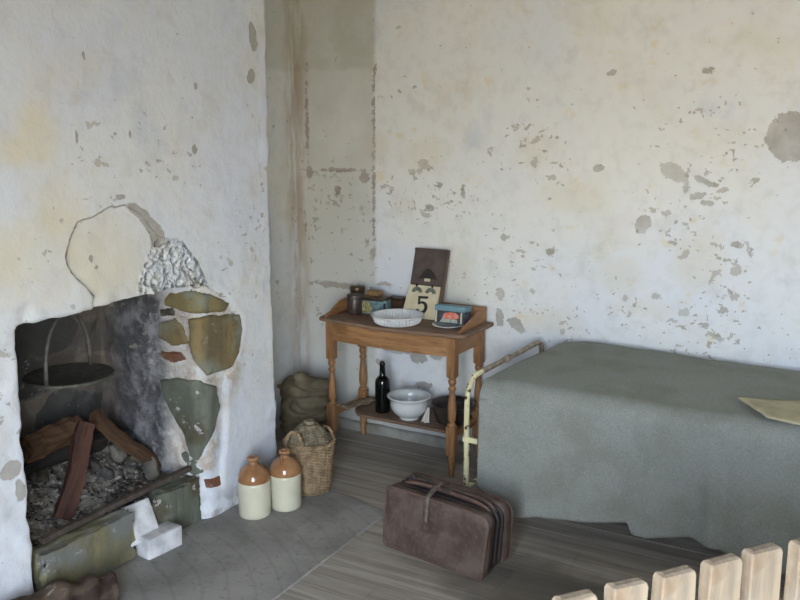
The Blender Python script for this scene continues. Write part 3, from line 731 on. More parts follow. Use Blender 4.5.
def loop(angle, name, rad=.052, hgt=.10):
    c = Vector((.126 * math.cos(angle), .126 * math.sin(angle), .255)); tdir = Vector((-math.sin(angle), math.cos(angle), 0)); mb = MB()
    for ph in range(2):
        pts = []
        for i in range(40):
            a = PI * i / 39; p = c + tdir * (rad * math.cos(a)) + Vector((0, 0, hgt * math.sin(a))); tw = i * .9 + ph * PI
            q = (tdir * math.cos(a) + Vector((0, 0, 1)) * math.sin(a)); pts.append(p + q * (.004 * math.cos(tw)) + Vector((math.cos(angle), math.sin(angle), 0)) * (.004 * math.sin(tw)))
        mb.tube(pts, .0058, 6)
    mb.build('handle', M_wick, bk)
loop(math.radians(-90), 'handle', .052, .09); loop(math.radians(80), 'handle', .04, .045)

# ------------------------------------------------------------------ sack in the alcove
M_sack = NT('khaki_canvas'); _n = M_sack.noise(7, 4); _w = M_sack.noise(160, 2)
M_sack.bump(_w, .3, .001); M_sack.bump(M_sack.noise(14, 4), .5, .012); M_sack = M_sack.done(M_sack.mix(M_sack.ramp(_n, .35, .65), srgb(126, 116, 94), srgb(98, 88, 72)), .9, .15)
mb = MB()
def ellipsoid(mb, c, r, n=20):
    prof = [(math.sin(PI * i / n), -math.cos(PI * i / n)) for i in range(n + 1)]; prof[0] = (1e-5, -1); prof[-1] = (1e-5, 1)
    k = len(mb.v); mb.lathe(prof, 28, caps=False)
    for i in range(k, len(mb.v)): p = mb.v[i]; mb.v[i] = (c[0] + p[0] * r[0], c[1] + p[1] * r[1], c[2] + p[2] * r[2])
ellipsoid(mb, (0, 0, .10), (.175, .17, .14)); ellipsoid(mb, (.01, 0, .17), (.178, .16, .15)); ellipsoid(mb, (0, -.01, .30), (.175, .15, .075))
ellipsoid(mb, (-.08, -.04, .305), (.12, .10, .065)); ellipsoid(mb, (.06, -.03, .325), (.12, .10, .07)); ellipsoid(mb, (.0, -.05, .372), (.05, .045, .035))
me = remesh(mb, .0085, 3, 'sack')
def sd(p, n):
    crease = abs(noise.noise(Vector((p.x * 3 + p.z * 2, p.y * 3, p.z * 9)))); d = -.022 * max(0, 1 - crease / .16) + fb(p, 5, 3) * .024
    d -= .022 * math.exp(-((p.z - .245 + .22 * p.x + .02 * math.sin(p.x * 22)) / .016) ** 2)
    q = p + n * d; q.z = max(q.z, 0); return q
displace(me, sd); me.shade_smooth(); me.materials.append(M_sack)
tag(link('canvas_sack', me, None, (-2.945, 3.99, 0)), 'slumped khaki canvas sack in the alcove behind the wicker basket', 'sack')

# ------------------------------------------------------------------ washstand
W_x = wood('pine_varnish_x', (142, 102, 66), (166, 124, 84), (98, 66, 42), 0)
W_y = wood('pine_varnish_y', (142, 102, 66), (166, 124, 84), (98, 66, 42), 1)
W_z = wood('pine_varnish_z', (136, 96, 62), (160, 118, 78), (96, 64, 42), 2)
W_top = wood('worn_dark_top', (118, 92, 74), (140, 114, 92), (84, 62, 50), 0, rough=.6)
W_shelf = wood('dull_shelf', (104, 80, 64), (124, 100, 80), (74, 54, 44), 0, rough=.6)
ws = thing('washstand', 'brown varnished bow-front washstand on turned legs against the back wall', 'washstand', (-2.30, 4.02, 0))
# local coordinates: x -.46..+.44, y -.2..+.19
def bow(x0, x1, yf, amp, yb, n=16):
    pts = []
    for i in range(n + 1):
        t = i / n; x = x0 + (x1 - x0) * t; s = max(0, math.sin(PI * t)); pts.append((x, yf - amp * s ** .8))
    return pts + [(x1, yb), (x0, yb)]
def fr(x0, x1):    # top outline: ogee-cornered bow front
    return [(x0, -.13), (x0 + .01, -.165), (x0 + .05, -.175), (x0 + .10, -.185)] + [(x0 + .10 + (x1 - x0 - .2) * t, -.185 - .035 * math.sin(PI * t)) for t in [i / 12 for i in range(1, 12)]] + [(x1 - .10, -.185), (x1 - .05, -.175), (x1 - .01, -.165), (x1, -.13), (x1, .20), (x0, .20)]
MB().prism(fr(-.468, .462), .765, .787, 2, .006, 3).build('tabletop', W_top, ws)
MB().prism(bow(-.36, .375, -.178, .028, -.155), .665, .765, 2, .0015, 1).build('front_apron', W_x, ws)
MB().box((.385, -.14, .665), (.40, .15, .765), .002).build('side_apron', W_y, ws); MB().box((-.395, -.14, .665), (-.38, .15, .765), .002).build('side_apron', W_y, ws)
MB().box((-.36, .165, .665), (.375, .18, .765), .002).build('back_apron', W_x, ws)
MB().box((-.43, .182, .787), (.42, .196, .872), .004, 2).build('splashback', W_x, ws)
gal = [(-.155, .787), (-.15, .802), (-.10, .812), (-.05, .838), (-.01, .858), (.06, .866), (.182, .868), (.182, .787)]
for xx in (-.43, .408):
    gg = [(y, z) for y, z in gal] if xx < 0 else [(-.15, .787), (-.145, .797), (-.10, .812), (.0, .838), (.08, .860), (.182, .868), (.182, .787)]
    MB().prism(gg, xx, xx + .013, 0, .002, 1).build('side_gallery', W_y, ws)
def leg_mb(front=True):
    mb = MB(); w = .0245
    mb.box((-w, -w, .555), (w, w, .765), .003)
    mb.box((-w, -w, .125), (w, w, .285), .003)
    top = [(.022, .285), (.0245, .288), (.0245, .296), (.016, .302), (.014, .308), (.020, .316), (.0225, .33), (.0235, .36), (.022, .40), (.018, .44), (.0145, .47), (.0135, .478), (.020, .484), (.0215, .49), (.020, .496), (.014, .503), (.0155, .512), (.021, .522), (.0225, .530), (.021, .538), (.015, .546), (.0235, .551), (.0235, .556)]
    mb.lathe(top, 24)
    foot = [(.010, 0), (.013, .002), (.015, .012), (.013, .03), (.014, .04), (.019, .05), (.0195, .058), (.016, .066), (.017, .078), (.022, .1), (.0225, .115), (.020, .122), (.021, .127)]
    mb.lathe(foot, 24); return mb
for (x, y) in ((-.375, -.163), (.39, -.163), (-.375, .165), (.39, .165)): leg_mb().build('leg', W_z, ws, (x, y, 0))
sh = [(-.36, .185)] + [(-.36, .03), (-.32, -.0), (-.28, -.07), (-.24, -.115)] + [(-.2 + .53 * i / 8, -.13) for i in range(9)] + [(.365, -.14), (.375, .0), (.375, .185)]
MB().prism(sh, .222, .24, 2, .003, 2).build('shelf', W_shelf, ws)
for xx in (-.385, .385): MB().box((xx - .009, -.14, .205), (xx + .009, .14, .24), .002).build('side_rail', W_y, ws)
MB().box((-.35, .16, .20), (.365, .178, .222), .002).build('back_rail', W_x, ws)

zt, zs = .787, .24
# fluted pie dish
M_white = plain('white_china', (222, 224, 226), (212, 214, 216), 6, .15, .6, 0, 0)
M_china = plain('old_white_china', (212, 214, 212), (198, 201, 200), 5, .15, .6, 0, 0)
d = (-2.285, 3.93, zt)
pr_ = [(0, .006), (.10, .006), (.108, 0), (.112, .002), (.125, .012), (.133, .035), (.137, .044), (.146, .047), (.148, .052), (.143, .054), (.133, .049), (.128, .036), (.118, .014), (.10, .010), (0, .010)]
flt = lambda r, z, a: r + (.0035 * (math.cos(a * 44)) if .008 < z < .045 and r > .11 else 0)
tag(MB().lathe(pr_, 352, rfun=flt).build('pie_dish', M_white, None, d), 'round white china dish with fluted sides on the washstand top', 'dish')
# tins
M_tin1 = plain('purple_brown_tin', (82, 70, 68), (66, 56, 54), 20, .4, .5, .4)
M_tin2 = plain('bronze_tin', (94, 76, 56), (72, 58, 44), 20, .4, .5, .6)
t = thing('round_tin', 'tall round purple-brown tin, nearest the left end of the washstand', 'tin', (-2.615, 4.01, zt + .010))
MB().lathe([(0, 0), (.043, 0), (.044, .002), (.044, .098), (.043, .1), (.0, .1)], 36).build('body', M_tin1, t)
MB().lathe([(.0455, .088), (.046, .09), (.046, .106), (.044, .109), (.03, .110), (0, .110)], 36).build('lid', M_tin1, t)
t = thing('round_tin', 'taller bronze tin standing behind the purple-brown one', 'tin', (-2.665, 4.115, zt))
MB().lathe([(0, 0), (.040, 0), (.041, .002), (.041, .142), (0, .142)], 36).build('body', M_tin2, t)
MB().lathe([(.0425, .118), (.0435, .12), (.0435, .142), (.041, .146), (.02, .148), (0, .147)], 36).build('lid', M_tin2, t)
tag(MB().box((-.11, -.05, 0), (.11, .05, .010), .003, 2).build('wooden_board', wood('redbrown_board', (104, 72, 60), (88, 60, 50), (70, 46, 40), 0), None, (-2.585, 4.0, zt), (0, 0, -.03)), 'thin red-brown wooden board lying under the round tin', 'board')
def decor():
    t = NT('teal_tin_decor'); n = t.noise(30, 4); return t.done(t.mix(t.ramp(n, .4, .6), srgb(112, 140, 146), srgb(86, 108, 112)), .4, .5)
M_teal = decor(); M_gold = plain('gilt_flowers', (168, 158, 110), (92, 92, 62), 70, .5, .5, 0, .1); M_dk = plain('dark_lacquer', (52, 44, 38), (40, 36, 32), 20, .4)
t = thing('tea_tin', 'rectangular teal tea tin with a flower medallion behind the white dish', 'tin', (-2.515, 4.07, zt), .10)
MB().box((-.085, -.04, 0), (.085, .04, .100), .004, 2).build('body', M_teal, t)
MB().box((-.089, -.044, .092), (.089, .044, .108), .004, 2).build('lid', M_tin2, t)
MB().prism([(x, z + .048) for x, z in arc((-.035, 0), .036, 0, 2 * PI, 23)[:-1]], -.0425, -.0395, 1).build('medallion', M_gold, t)
MB().box((-.085, -.0415, .002), (-.071, -.0395, .078)).box((.071, -.0415, .002), (.085, -.0395, .078)).box((-.071, -.0415, .086), (.071, -.0395, .092)).build('border', M_dk, t)
t2 = thing('small_box', 'small tan box sitting on the lid of the teal tea tin', 'box', (-2.535, 4.10, zt + .108), -.1)
MB().box((-.042, -.03, 0), (.042, .03, .026), .003, 2).build('body', plain('tan_card', (150, 118, 80), (128, 100, 68), 15, .8), t2)
t = thing('wooden_box', 'dark brown wooden box right of the teal tea tin', 'box', (-2.418, 4.16, zt), .0)
MB().box((-.05, -.032, 0), (.05, .032, .078), .002).build('body', wood('dark_box', (82, 54, 38), (66, 44, 32), (46, 32, 24), 0), t)
MB().box((-.053, -.035, .078), (.053, .035, .098), .003).build('lid', wood('dark_box_lid', (62, 46, 36), (52, 40, 32), (36, 28, 22), 0), t)
# perpetual calendar, leaning on the wall
M_cal = wood('calendar_board', (108, 88, 76), (94, 76, 66), (74, 58, 50), 2); M_calp = plain('calendar_plate', (98, 86, 80), (82, 72, 68), 14, .45, .4, .2)
M_paper = plain('old_paper', (206, 196, 170), (194, 182, 154), 14, .85, .2, 0, .1); M_ink = plain('black_ink', (30, 30, 32), (24, 24, 26), 10, .6)
tilt = math.atan2(.122, .375)
cal_ = thing('desk_calendar', 'perpetual calendar with dark board and cream number card leaning on the wall', 'calendar', (-2.22, 4.098, zt), 0)
cal_.rotation_euler = (-tilt, 0, .03)
MB().box((-.105, 0, 0), (.105, .014, .40), .002).build('backboard', M_cal, cal_)
MB().box((-.105, -.012, .19), (.095, 0, .392), .003).box((-.105, -.016, .382), (.105, 0, .40), .002).build('upper_plate', M_calp, cal_)
MB().prism([(x, z) for x, z in ((-.06, .225), (-.035, .26), (-.01, .285), (.01, .285), (.04, .258), (.06, .225))], -.0135, -.0120, 1).build('dark_picture', M_dk, cal_)
MB().box((-.018, -.0145, .212), (.018, -.0118, .228)).build('name_label', M_paper, cal_)
MB().box((-.112, -.010, .0), (.084, -.0, .188), .002).build('card_stack', M_paper, cal_)
MB().prism([(-.112, .138), (-.128, .0), (.088, .0), (.084, .138)], -.016, -.011, 1).build('front_card', M_paper, cal_)
def disc(mb, cx, cz, r0, r1, a0, a1, y0, y1, n=16):
    p = arc((cx, cz), r1, a0, a1, n) + (arc((cx, cz), r0, a1, a0, n) if r0 > 0 else [(cx, cz)])
    return mb.prism(p, y0, y1, 1)
for cx in (-.055, .030):
    mb = MB(); disc(mb, cx, .144, .012, .034, .1, PI - .1, -.0125, -.0105); mb.build('date_window', plain('window_print%d' % (cx > 0), (70, 74, 62), (118, 124, 112), 90, .7), cal_)
for xx in (-.06, .038): MB().box((xx - .004, -.02, .178), (xx + .004, 0, .196), .002).build('ring', M_ink, cal_)
mb = MB()   # the figure 5
mb.prism([(-.030, .108), (-.026, .060), (-.014, .060), (-.016, .094), (.030, .096), (.032, .110), (-.024, .108)], -.0185, -.0158, 1)
five = spline([(-.022, 0, .064), (-.004, 0, .073), (.018, 0, .066), (.026, 0, .044), (.016, 0, .022), (-.006, 0, .014), (-.028, 0, .021)], 8)
W5 = [.0035 + .0062 * math.sin(PI * min(1, max(0, i / (len(five) - 1)))) for i in range(len(five))]
vv = []; ff = []
for i, p in enumerate(five):
    dd = (five[min(i + 1, len(five) - 1)] - five[max(i - 1, 0)]).normalized(); nn = Vector((-dd.z, 0, dd.x)) * W5[i]
    for y in (-.0185, -.0158): vv += [(p.x + nn.x, y, p.z + nn.z), (p.x - nn.x, y, p.z - nn.z)]
for i in range(len(five) - 1):
    a = i * 4; b = a + 4; ff += [(a, a + 1, b + 1, b), (a + 2, b + 2, b + 3, a + 3), (a, b, b + 2, a + 2), (a + 1, a + 3, b + 3, b + 1)]
mb.add(vv, ff); disc(mb, -.024, .024, 0, .0105, 0, 2 * PI - .01, -.0185, -.0158)
o5 = mb.xf(Matrix.Translation((-.008, 0, .018))).build('number_five', M_ink, cal_)
# picture tin on a saucer
sc_ = (-2.005, 3.985, zt)
tag(MB().lathe([(0, .004), (.035, .004), (.04, 0), (.045, .002), (.06, .008), (.085, .016), (.086, .019), (.06, .012), (.04, .007), (0, .007)], 48).build('saucer', M_white, None, sc_), 'white china saucer under the blue picture tin on the washstand', 'saucer')
t = thing('picture_tin', 'small blue-topped box with a red and pink picture on its front', 'box', (-1.985, 4.0, zt + .02), .0)
t.rotation_euler = (-.12, 0, .02)
M_blue = plain('blue_lid', (108, 140, 152), (92, 122, 134), 12, .5); M_pic = plain('picture_dark', (44, 48, 58), (60, 66, 76), 40, .5)
MB().box((-.085, -.045, 0), (.085, .045, .078), .003).build('body', M_pic, t)
MB().box((-.088, -.05, .068), (.088, .048, .098), .004, 2).build('lid', M_blue, t)
mb = MB(); mb.prism([(x, z) for x, z in ((-.04, .030), (-.03, .055), (0, .064), (.035, .062), (.055, .050), (.058, .034), (.03, .028), (0, .026))], -.0475, -.0445, 1); mb.build('red_figure', plain('coral_print', (196, 92, 74), (206, 140, 118), 40, .5), t)
MB().prism([(-.055, .006), (-.04, .028), (0, .026), (.045, .027), (.05, .008)], -.0465, -.0445, 1).build('pale_figure', plain('pale_print', (180, 176, 160), (120, 140, 140), 60, .5), t)
for xx in (-.077, .07): MB().box((xx - .004, -.047, .006), (xx + .004, -.044, .066)).build('pale_stripe', M_paper, t)

# shelf things
M_glass = plain('black_bottle_glass', (10, 14, 12), (8, 10, 9), 6, .06, .7, 0, 0)
bt = thing('wine_bottle', 'tall black-green glass bottle standing on the washstand shelf', 'bottle', (-2.425, 4.0, zs))
MB().lathe([(0, .01), (.03, .004), (.038, 0), (.0425, .005), (.043, .02), (.043, .165), (.0425, .18), (.038, .195), (.027, .206), (.019, .214), (.0175, .225), (.0155, .275), (.0165, .277), (.017, .285), (.0165, .29), (.0135, .291), (0, .291)], 40).build('body', M_glass, bt)
MB().lathe([(.0125, .289), (.0125, .297), (.0, .298)], 20).build('cork', M_dk, bt)
bn = thing('china_basin', 'white china bowl with a rolled rim on the washstand shelf', 'bowl', (-2.235, 3.975, zs))
MB().lathe([(0, .012), (.045, .012), (.050, 0), (.056, .0), (.060, .006), (.056, .012), (.074, .022), (.096, .042), (.109, .066), (.112, .088), (.110, .104), (.113, .116), (.122, .126), (.131, .131), (.132, .136), (.126, .139), (.114, .130), (.106, .118), (.103, .1), (.098, .062), (.075, .034), (.04, .022), (0, .020)], 64).build('bowl', M_china, bn)
bn.children[0].scale = (.95, .95, .98)
pn = thing('brown_pan', 'dark brown shallow pan behind the right front leg of the washstand', 'pan', (-2.005, 4.055, zs))
M_pan = plain('dark_enamel', (62, 54, 50), (48, 42, 40), 10, .3, .5)
MB().lathe([(0, .004), (.09, .004), (.094, 0), (.098, .0), (.105, .02), (.125, .07), (.136, .102), (.145, .106), (.144, .112), (.134, .109), (.12, .07), (.1, .02), (.08, .010), (0, .010)], 56).build('pan', M_pan, pn); pn.children[0].scale = (.88, .88, .95)
def rag(name, P, mat, label, amp=.006, thick=.004, nu=16, nv=12, seed=0, cat='cloth'):
    """P: 4 corners; a crumpled sheet"""
    P = [Vector(p) for p in P]; v = []; f = []
    for s_ in (0, 1):
        for j in range(nv + 1):
            for i in range(nu + 1):
                a, b = i / nu, j / nv; p = P[0] * (1 - a) * (1 - b) + P[1] * a * (1 - b) + P[2] * a * b + P[3] * (1 - a) * b
                v.append(p + Vector((0, 0, abs(fb(p + Vector((seed, 0, 0)), 22, 2)) * amp + s_ * thick)))
    N = (nu + 1) * (nv + 1)
    for j in range(nv):
        for i in range(nu):
            a = j * (nu + 1) + i; q = (a, a + 1, a + nu + 2, a + nu + 1); f.append(tuple(reversed(q))); f.append(tuple(x + N for x in q))
    rim = [j for j in range(nu + 1)] + [j * (nu + 1) + nu for j in range(1, nv + 1)] + [nv * (nu + 1) + i for i in range(nu - 1, -1, -1)] + [j * (nu + 1) for j in range(nv - 1, 0, -1)]
    for a, b in zip(rim, rim[1:] + rim[:1]): f.append((a, b, b + N, a + N))
    o = MB().add(v, f, True).build(name, mat); return tag(o, label, cat)
M_rag = plain('tan_rag', (144, 126, 104), (118, 102, 84), 20, .9, bump=.5)
rag('folded_rag', [(-2.685, 3.92, .243), (-2.60, 3.90, .243), (-2.545, 4.13, .243), (-2.60, 4.16, .243)], M_rag, 'tan folded rag draped over the left end of the washstand shelf', .018, .006)
# white cloth tucked between bowl and pan
mb = MB(); v = []; f = []
for i in range(9):
    for j in range(9):
        a, b = i / 8, j / 8; w = .004 + .02 * (1 - b)
        v.append((-2.118 + (a - .5) * w * 2, 3.94 + .04 * b + .008 * math.sin(a * 9), zs + .004 + .075 * b))
for i in range(8):
    for j in range(8): k = i * 9 + j; f.append((k, k + 9, k + 10, k + 1))
nn = len(v); v += [(x, y + .006, z) for x, y, z in v]; f += [tuple(q + nn for q in reversed(g_)) for g_ in f]
rim = [i for i in range(9)] + [i * 9 + 8 for i in range(1, 9)] + [72 + i for i in range(7, -1, -1)] + [i * 9 for i in range(7, 0, -1)]
for a, b in zip(rim, rim[1:] + rim[:1]): f.append((a, b, b + nn, a + nn))
mb.add(v, f, True); tag(mb.build('white_rag', plain('white_cotton', (206, 200, 190), (190, 184, 174), 20, .9)), 'small white rag between the china bowl and the dark pan', 'cloth')

# ------------------------------------------------------------------ gladstone bag
M_lea = NT('worn_brown_leather'); _n = M_lea.noise(9, 5, vec=M_lea.warp(.05, 12)); _f = M_lea.noise(60, 4)
_c = M_lea.mix(M_lea.ramp(_n, .35, .65), srgb(72, 57, 50), srgb(98, 84, 76)); _c = M_lea.mix(M_lea.math('MULTIPLY', M_lea.ramp(_f, .5, .7), .35), _c, srgb(118, 102, 92)); M_lea.bump(_n, .3, .006); M_lea.bump(_f, .3, .002); M_lea = M_lea.done(_c, .5, .4)
M_lead = plain('dark_gusset_leather', (56, 46, 44), (42, 36, 35), 12, .55, bump=.4)
M_lear = plain('red_brown_piping', (104, 80, 70), (86, 64, 56), 20, .5)
M_leag = plain('grey_worn_strap', (104, 92, 84), (78, 66, 60), 30, .6)
bg = thing('leather_bag', 'worn brown leather gladstone bag standing on the floorboards before the bed', 'bag', (-1.562, 2.975, 0), math.radians(-8.5))
# local: x -.262...262, y 0..0.23 (front y=0)
L2 = .268
def rr(x0, x1, z0, z1, r, n=6, sag=0.):
    p = arc((x1 - r, z0 + r * .6), r * .6, -PI / 2, 0, n) + arc((x1 - r * 1.3, z1 - r * 1.3), r * 1.3, 0, PI / 2, n) + arc((x0 + r * .7, z1 - r * .7 - sag), r * .7, PI / 2, PI, n) + arc((x0 + r * .6, z0 + r * .6), r * .6, PI, 1.5 * PI, n); return p
fp = rr(-L2, L2, .003, .276, .034)
bp = rr(-L2 + .005, L2, .004, .288, .042)
def bulge(o, f):
    b = bmesh.new(); b.from_mesh(o.data); bmesh.ops.triangulate(b, faces=[q for q in b.faces if len(q.verts) > 4])
    bmesh.ops.subdivide_edges(b, edges=[e for e in b.edges if e.calc_length() > .03], cuts=3, use_grid_fill=False)
    for v in b.verts: v.co = f(v.co)
    b.to_mesh(o.data); b.free(); o.data.shade_smooth()
def panel(poly, y0, y1, name, mat, out):
    # domed panel from concentric rings
    cx = sum(p[0] for p in poly) / len(poly); cz = sum(p[1] for p in poly) / len(poly); mb = MB(); v = []; f = []; n = len(poly)
    rings = [(1., y1, 0), (1., y0 if out > 0 else y0, 0)] 
    seq = [(1., y1), (1., (y0 + y1) / 2), (1., y0 + out * .006), (.985, y0), (.95, y0 - out * .003), (.8, y0 - out * .004), (.5, y0 - out * .002), (.2, y0 - out * .001), (.01, y0)]
    for k, y in seq:
        for p in poly:
            q = Vector((cx + (p[0] - cx) * k, y, cz + (p[1] - cz) * k)); q.y += fb(q, 9, 2) * .004; v.append(q)
    for j in range(len(seq) - 1):
        for i in range(n): f.append((j * n + i, j * n + (i + 1) % n, (j + 1) * n + (i + 1) % n, (j + 1) * n + i))
    f.append(tuple(range((len(seq) - 1) * n, len(seq) * n))); f.append(tuple(reversed(range(n)))); mb.add(v, f, True)
    return mb.build(name, mat, bg)
def densify(p, s=.02):
    out = []
    for a, b in zip(p, p[1:] + p[:1]):
        k = max(1, int(math.hypot(b[0] - a[0], b[1] - a[1]) / s))
        out += [(a[0] + (b[0] - a[0]) * i / k, a[1] + (b[1] - a[1]) * i / k) for i in range(k)]
    return out
fpd, bpd = densify(fp), densify(bp)
panel(fpd, .0, .065, 'front_panel', M_lea, 1)
panel(bpd, .228, .165, 'rear_panel', M_lea, -1)
MB().tube([(x, .0015, z) for x, z in fpd], .0042, 6, closed=True).build('piping', M_lear, bg)
MB().tube([(x, .226, z) for x, z in bpd], .0042, 6, closed=True).build('rear_piping', M_lear, bg)
# pleated gusset between the halves
mb = MB()
for k in range(5):
    y = .064 + .0215 * k; ins = .006 if k % 2 == 0 else .026
    pts = [(cx_, z_) for cx_, z_ in densify(rr(-L2 + ins, L2 - ins, .004, .285 - ins * .8, .045))]
    mb.prism(pts, y, y + .018, 1, .005, 2, smooth=True)
mb.build('gusset', M_lead, bg)
# the two hinged frame rails on top
MB().tube(spline([(-L2 + .05, .085, .262), (-L2 + .07, .088, .285), (-.1, .09, .296), (.1, .09, .294), (L2 - .07, .088, .284), (L2 - .035, .088, .255)], 6), .0095, 8).build('frame_rail', M_lear, bg)
MB().tube(spline([(-L2 + .05, .125, .262), (-L2 + .07, .125, .288), (-.1, .125, .302), (.1, .125, .298), (L2 - .07, .125, .29), (L2 - .03, .125, .255)], 6), .0095, 8).build('frame_rail', M_lea, bg)
MB().tube(spline([(-.175, .112, .298), (-.19, .105, .318), (-.165, .10, .326), (-.12, .10, .318), (-.06, .10, .31), (0, .105, .305)], 6), .0075, 8, flat=.6).build('handle', M_lead, bg)
st = spline([(-.047, .20, .292), (-.045, .13, .312), (-.043, .075, .304), (-.041, .012, .290), (-.040, -.012, .276), (-.039, -.0135, .23), (-.038, -.0125, .175)], 5)
v = []; f = []
for i, p in enumerate(st):
    dd = (st[min(i + 1, len(st) - 1)] - st[max(i - 1, 0)]).normalized(); nn = dd.cross(Vector((1, 0, 0))).normalized() * .0025
    for sx in (-.013, .013): v += [tuple(p + nn + Vector((sx, 0, 0))), tuple(p - nn + Vector((sx, 0, 0)))]
for i in range(len(st) - 1):
    a = i * 4; b = a + 4; f += [(a, a + 2, b + 2, b), (a + 1, b + 1, b + 3, a + 3), (a, b, b + 1, a + 1), (a + 2, a + 3, b + 3, b + 2)]
k = (len(st) - 1) * 4; f += [(0, 1, 3, 2), (k, k + 2, k + 3, k + 1)]
MB().add(v, f, True).build('strap', M_leag, bg)
MB().box((-.054, -.0145, .205), (-.023, -.008, .216), .002).build('buckle', plain('strap_buckle', (92, 84, 74), (70, 62, 54), 20, .4, .5, .5), bg)
MB().tube(spline([(-L2 - .001, .03, .225), (-L2 - .012, .03, .215), (-L2 - .011, .03, .15), (-L2 - .001, .03, .14)], 6), .006, 8).build('end_handle', plain('tan_leather', (150, 112, 74), (120, 86, 58), 20, .5), bg)
MB().box((-.02, .075, .296), (.03, .135, .306), .003).build('lock_plate', plain('dull_metal', (96, 92, 86), (70, 66, 60), 20, .4, .5, .7), bg)

for o in bg.children:      # the two halves lean together towards the closed frame
    for q in o.data.vertices:
        k = max(0, min(1, q.co.z / .3)); q.co.y = .115 + (q.co.y - .115) * (1 - .26 * k ** 1.5)
# ------------------------------------------------------------------ bed
def chip():
    t = NT('chipped_cream_enamel'); n = t.noise(26, 3, .5, vec=t.warp(.03, 20)); f = t.ramp(n, .585, .60)
    col = t.mix(t.ramp(t.noise(7, 3), .4, .6), srgb(222, 214, 172), srgb(204, 194, 152)); col = t.mix(f, col, srgb(70, 50, 36)); t.bump(t.math('SUBTRACT', 1., f), .4, .002)
    return t.done(col, .35, .4)
M_chip = chip(); M_rail = plain('bare_greyish_enamel', (160, 148, 130), (126, 112, 96), 30, .45)
bd = thing('folding_bed', 'old metal bed with chipped cream tubular end under the grey blanket', 'bed', (-1.62, 3.43, 0), 0)
E_ = .72   # width of the bed
mb = MB().tube(spline([(0, 0, 0), (0, 0, .10), (0, 0, .3), (0, -.004, .5), (0, .0, .60), (0, .025, .655), (0, .075, .69), (.013, .13, .70)], 7), .0135, 12)
mb.build('near_post', M_chip, bd)
mb = MB().tube(spline([(.013, .13, .70), (.03, .3, .708), (.06, .5, .722), (.08, .64, .734), (.086, .69, .728), (.09, .712, .70), (.09, .715, .6), (.09, .715, .3), (.09, .715, 0)], 7), .0135, 12)
mb.tube([(.038, .35, .711), (.044, .39, .714)], .018, 12); mb.build('top_rail', M_rail, bd)
MB().tube([(0, 0, .165), (.09, .715, .165)], .011, 8).build('lower_crossbar', M_chip, bd)
MB().box((-.016, -.014, .392), (.06, -.006, .418), .002).box((.05, .013, .392), (1.92, .021, .418), .002).build('near_side_rail', M_chip, bd); MB().box((-.016, .72, .398), (1.92, .728, .422), .002).build('far_side_rail', M_chip, bd)
MB().tube([(1.9, 0, 0), (1.9, 0, .68), (1.9, .715, .68), (1.9, .715, 0)], .0135, 10).build('far_end_frame', M_chip, bd)
MB().box((.06, .05, .43), (1.86, .69, .645), .045, 4).build('mattress', plain('ticking', (150, 146, 136), (120, 116, 108), 9, .9), bd)

# blanket (world coordinates)
def bl_mat():
    t = NT('grey_wool_blanket'); n = t.noise(170, 3); m_ = t.noise(5, 4)
    col = t.mix(t.ramp(n, .35, .65), srgb(131, 134, 128), srgb(147, 149, 143)); col = t.mix(t.math('MULTIPLY', t.ramp(m_, .4, .7), .4), col, srgb(112, 112, 98))
    col = t.mix(t.ramp(t.noise(90, 2), .72, .76), col, srgb(170, 170, 160))
    t.bump(n, .12, .001); t.bump(t.noise(24, 3), .15, .004); return t.done(col, .95, .1)
hem = [(-1.7, .184), (-1.53, .184), (-1.45, .13), (-1.37, .085), (-1.34, .088), (-1.23, .115), (-1.18, .112), (-1.0, .134), (-.845, .168), (-.825, .122), (-.766, .113), (-.705, .133), (-.586, .166), (-.546, .154), (-.46, .137), (-.39, .125), (-.2, .11), (.5, .10)]
def hz(x):
    for (a, za), (b, zb) in zip(hem, hem[1:]):
        if a <= x <= b: return .02 + za + (zb - za) * (x - a) / (b - a)
    return .12
NU, NV = 230, 90
v = []; f = []
yn = lambda x: 3.405
r_ = .085
for i in range(NU + 1):
    u = i / NU
    for j in range(NV + 1):
        w = j / NV
        # profile: w 0..0.42 top from the back, .42...0.55 bend, rest drop
        if w < .42:
            t = w / .42; xl = -1.385 - .155 * (t ** 1.1); x = xl + (0.42 - xl) * u
            if t < .12: x += (1 - t / .12) ** 2 * .09 * max(0, 1 - u * 14)
            y = 4.17 - (4.17 - (yn(x) + r_)) * t; z = .748 - .040 * t + .008 * math.sin(PI * t) + fb(Vector((x, y, 0)), 2.5, 3) * .009
            z -= .014 * math.exp(-(u * 25) ** 2); z += .022 * max(0, 1 - u * 1.6) * (1 - t) ** .7
            if t < .06: z -= (1 - t / .06) ** 2 * .03
        elif w < .55:
            t = (w - .42) / .13; a = t * PI / 2; x = -1.55 + 1.97 * u; y = yn(x) + r_ - r_ * math.sin(a); z = .708 - r_ * (1 - math.cos(a)) + fb(Vector((x, 3.5, 0)), 2.5, 3) * .009 * (1 - t)
            z -= .014 * math.exp(-(u * 25) ** 2)
        else:
            t = (w - .55) / .45; x = -1.55 + 1.97 * u + .012 * t; z = .623 - (.623 - hz(x)) * t
            amp = .003 + .018 * t ** 1.3; y = yn(x) - .01 * t + amp * (noise.noise(Vector((x * 3.6, t * .5, 1))) + .5 * noise.noise(Vector((x * 9, t, 4)))) - .02 * t
            y += .010 * math.exp(-((x + .47) / .022) ** 2) * min(1, t * 2.5) - .012 * math.exp(-((x + .52) / .03) ** 2) * min(1, t * 2.5)
            y -= .012 * max(0, math.sin((x + 1.45) * 11)) * t * (x < -.8)
        v.append((x, y, z))
for i in range(NU):
    for j in range(NV): a = i * (NV + 1) + j; f.append((a, a + 1, a + NV + 2, a + NV + 1))
mb = MB().add(v, f, True); o = mb.build('blanket', bl_mat())
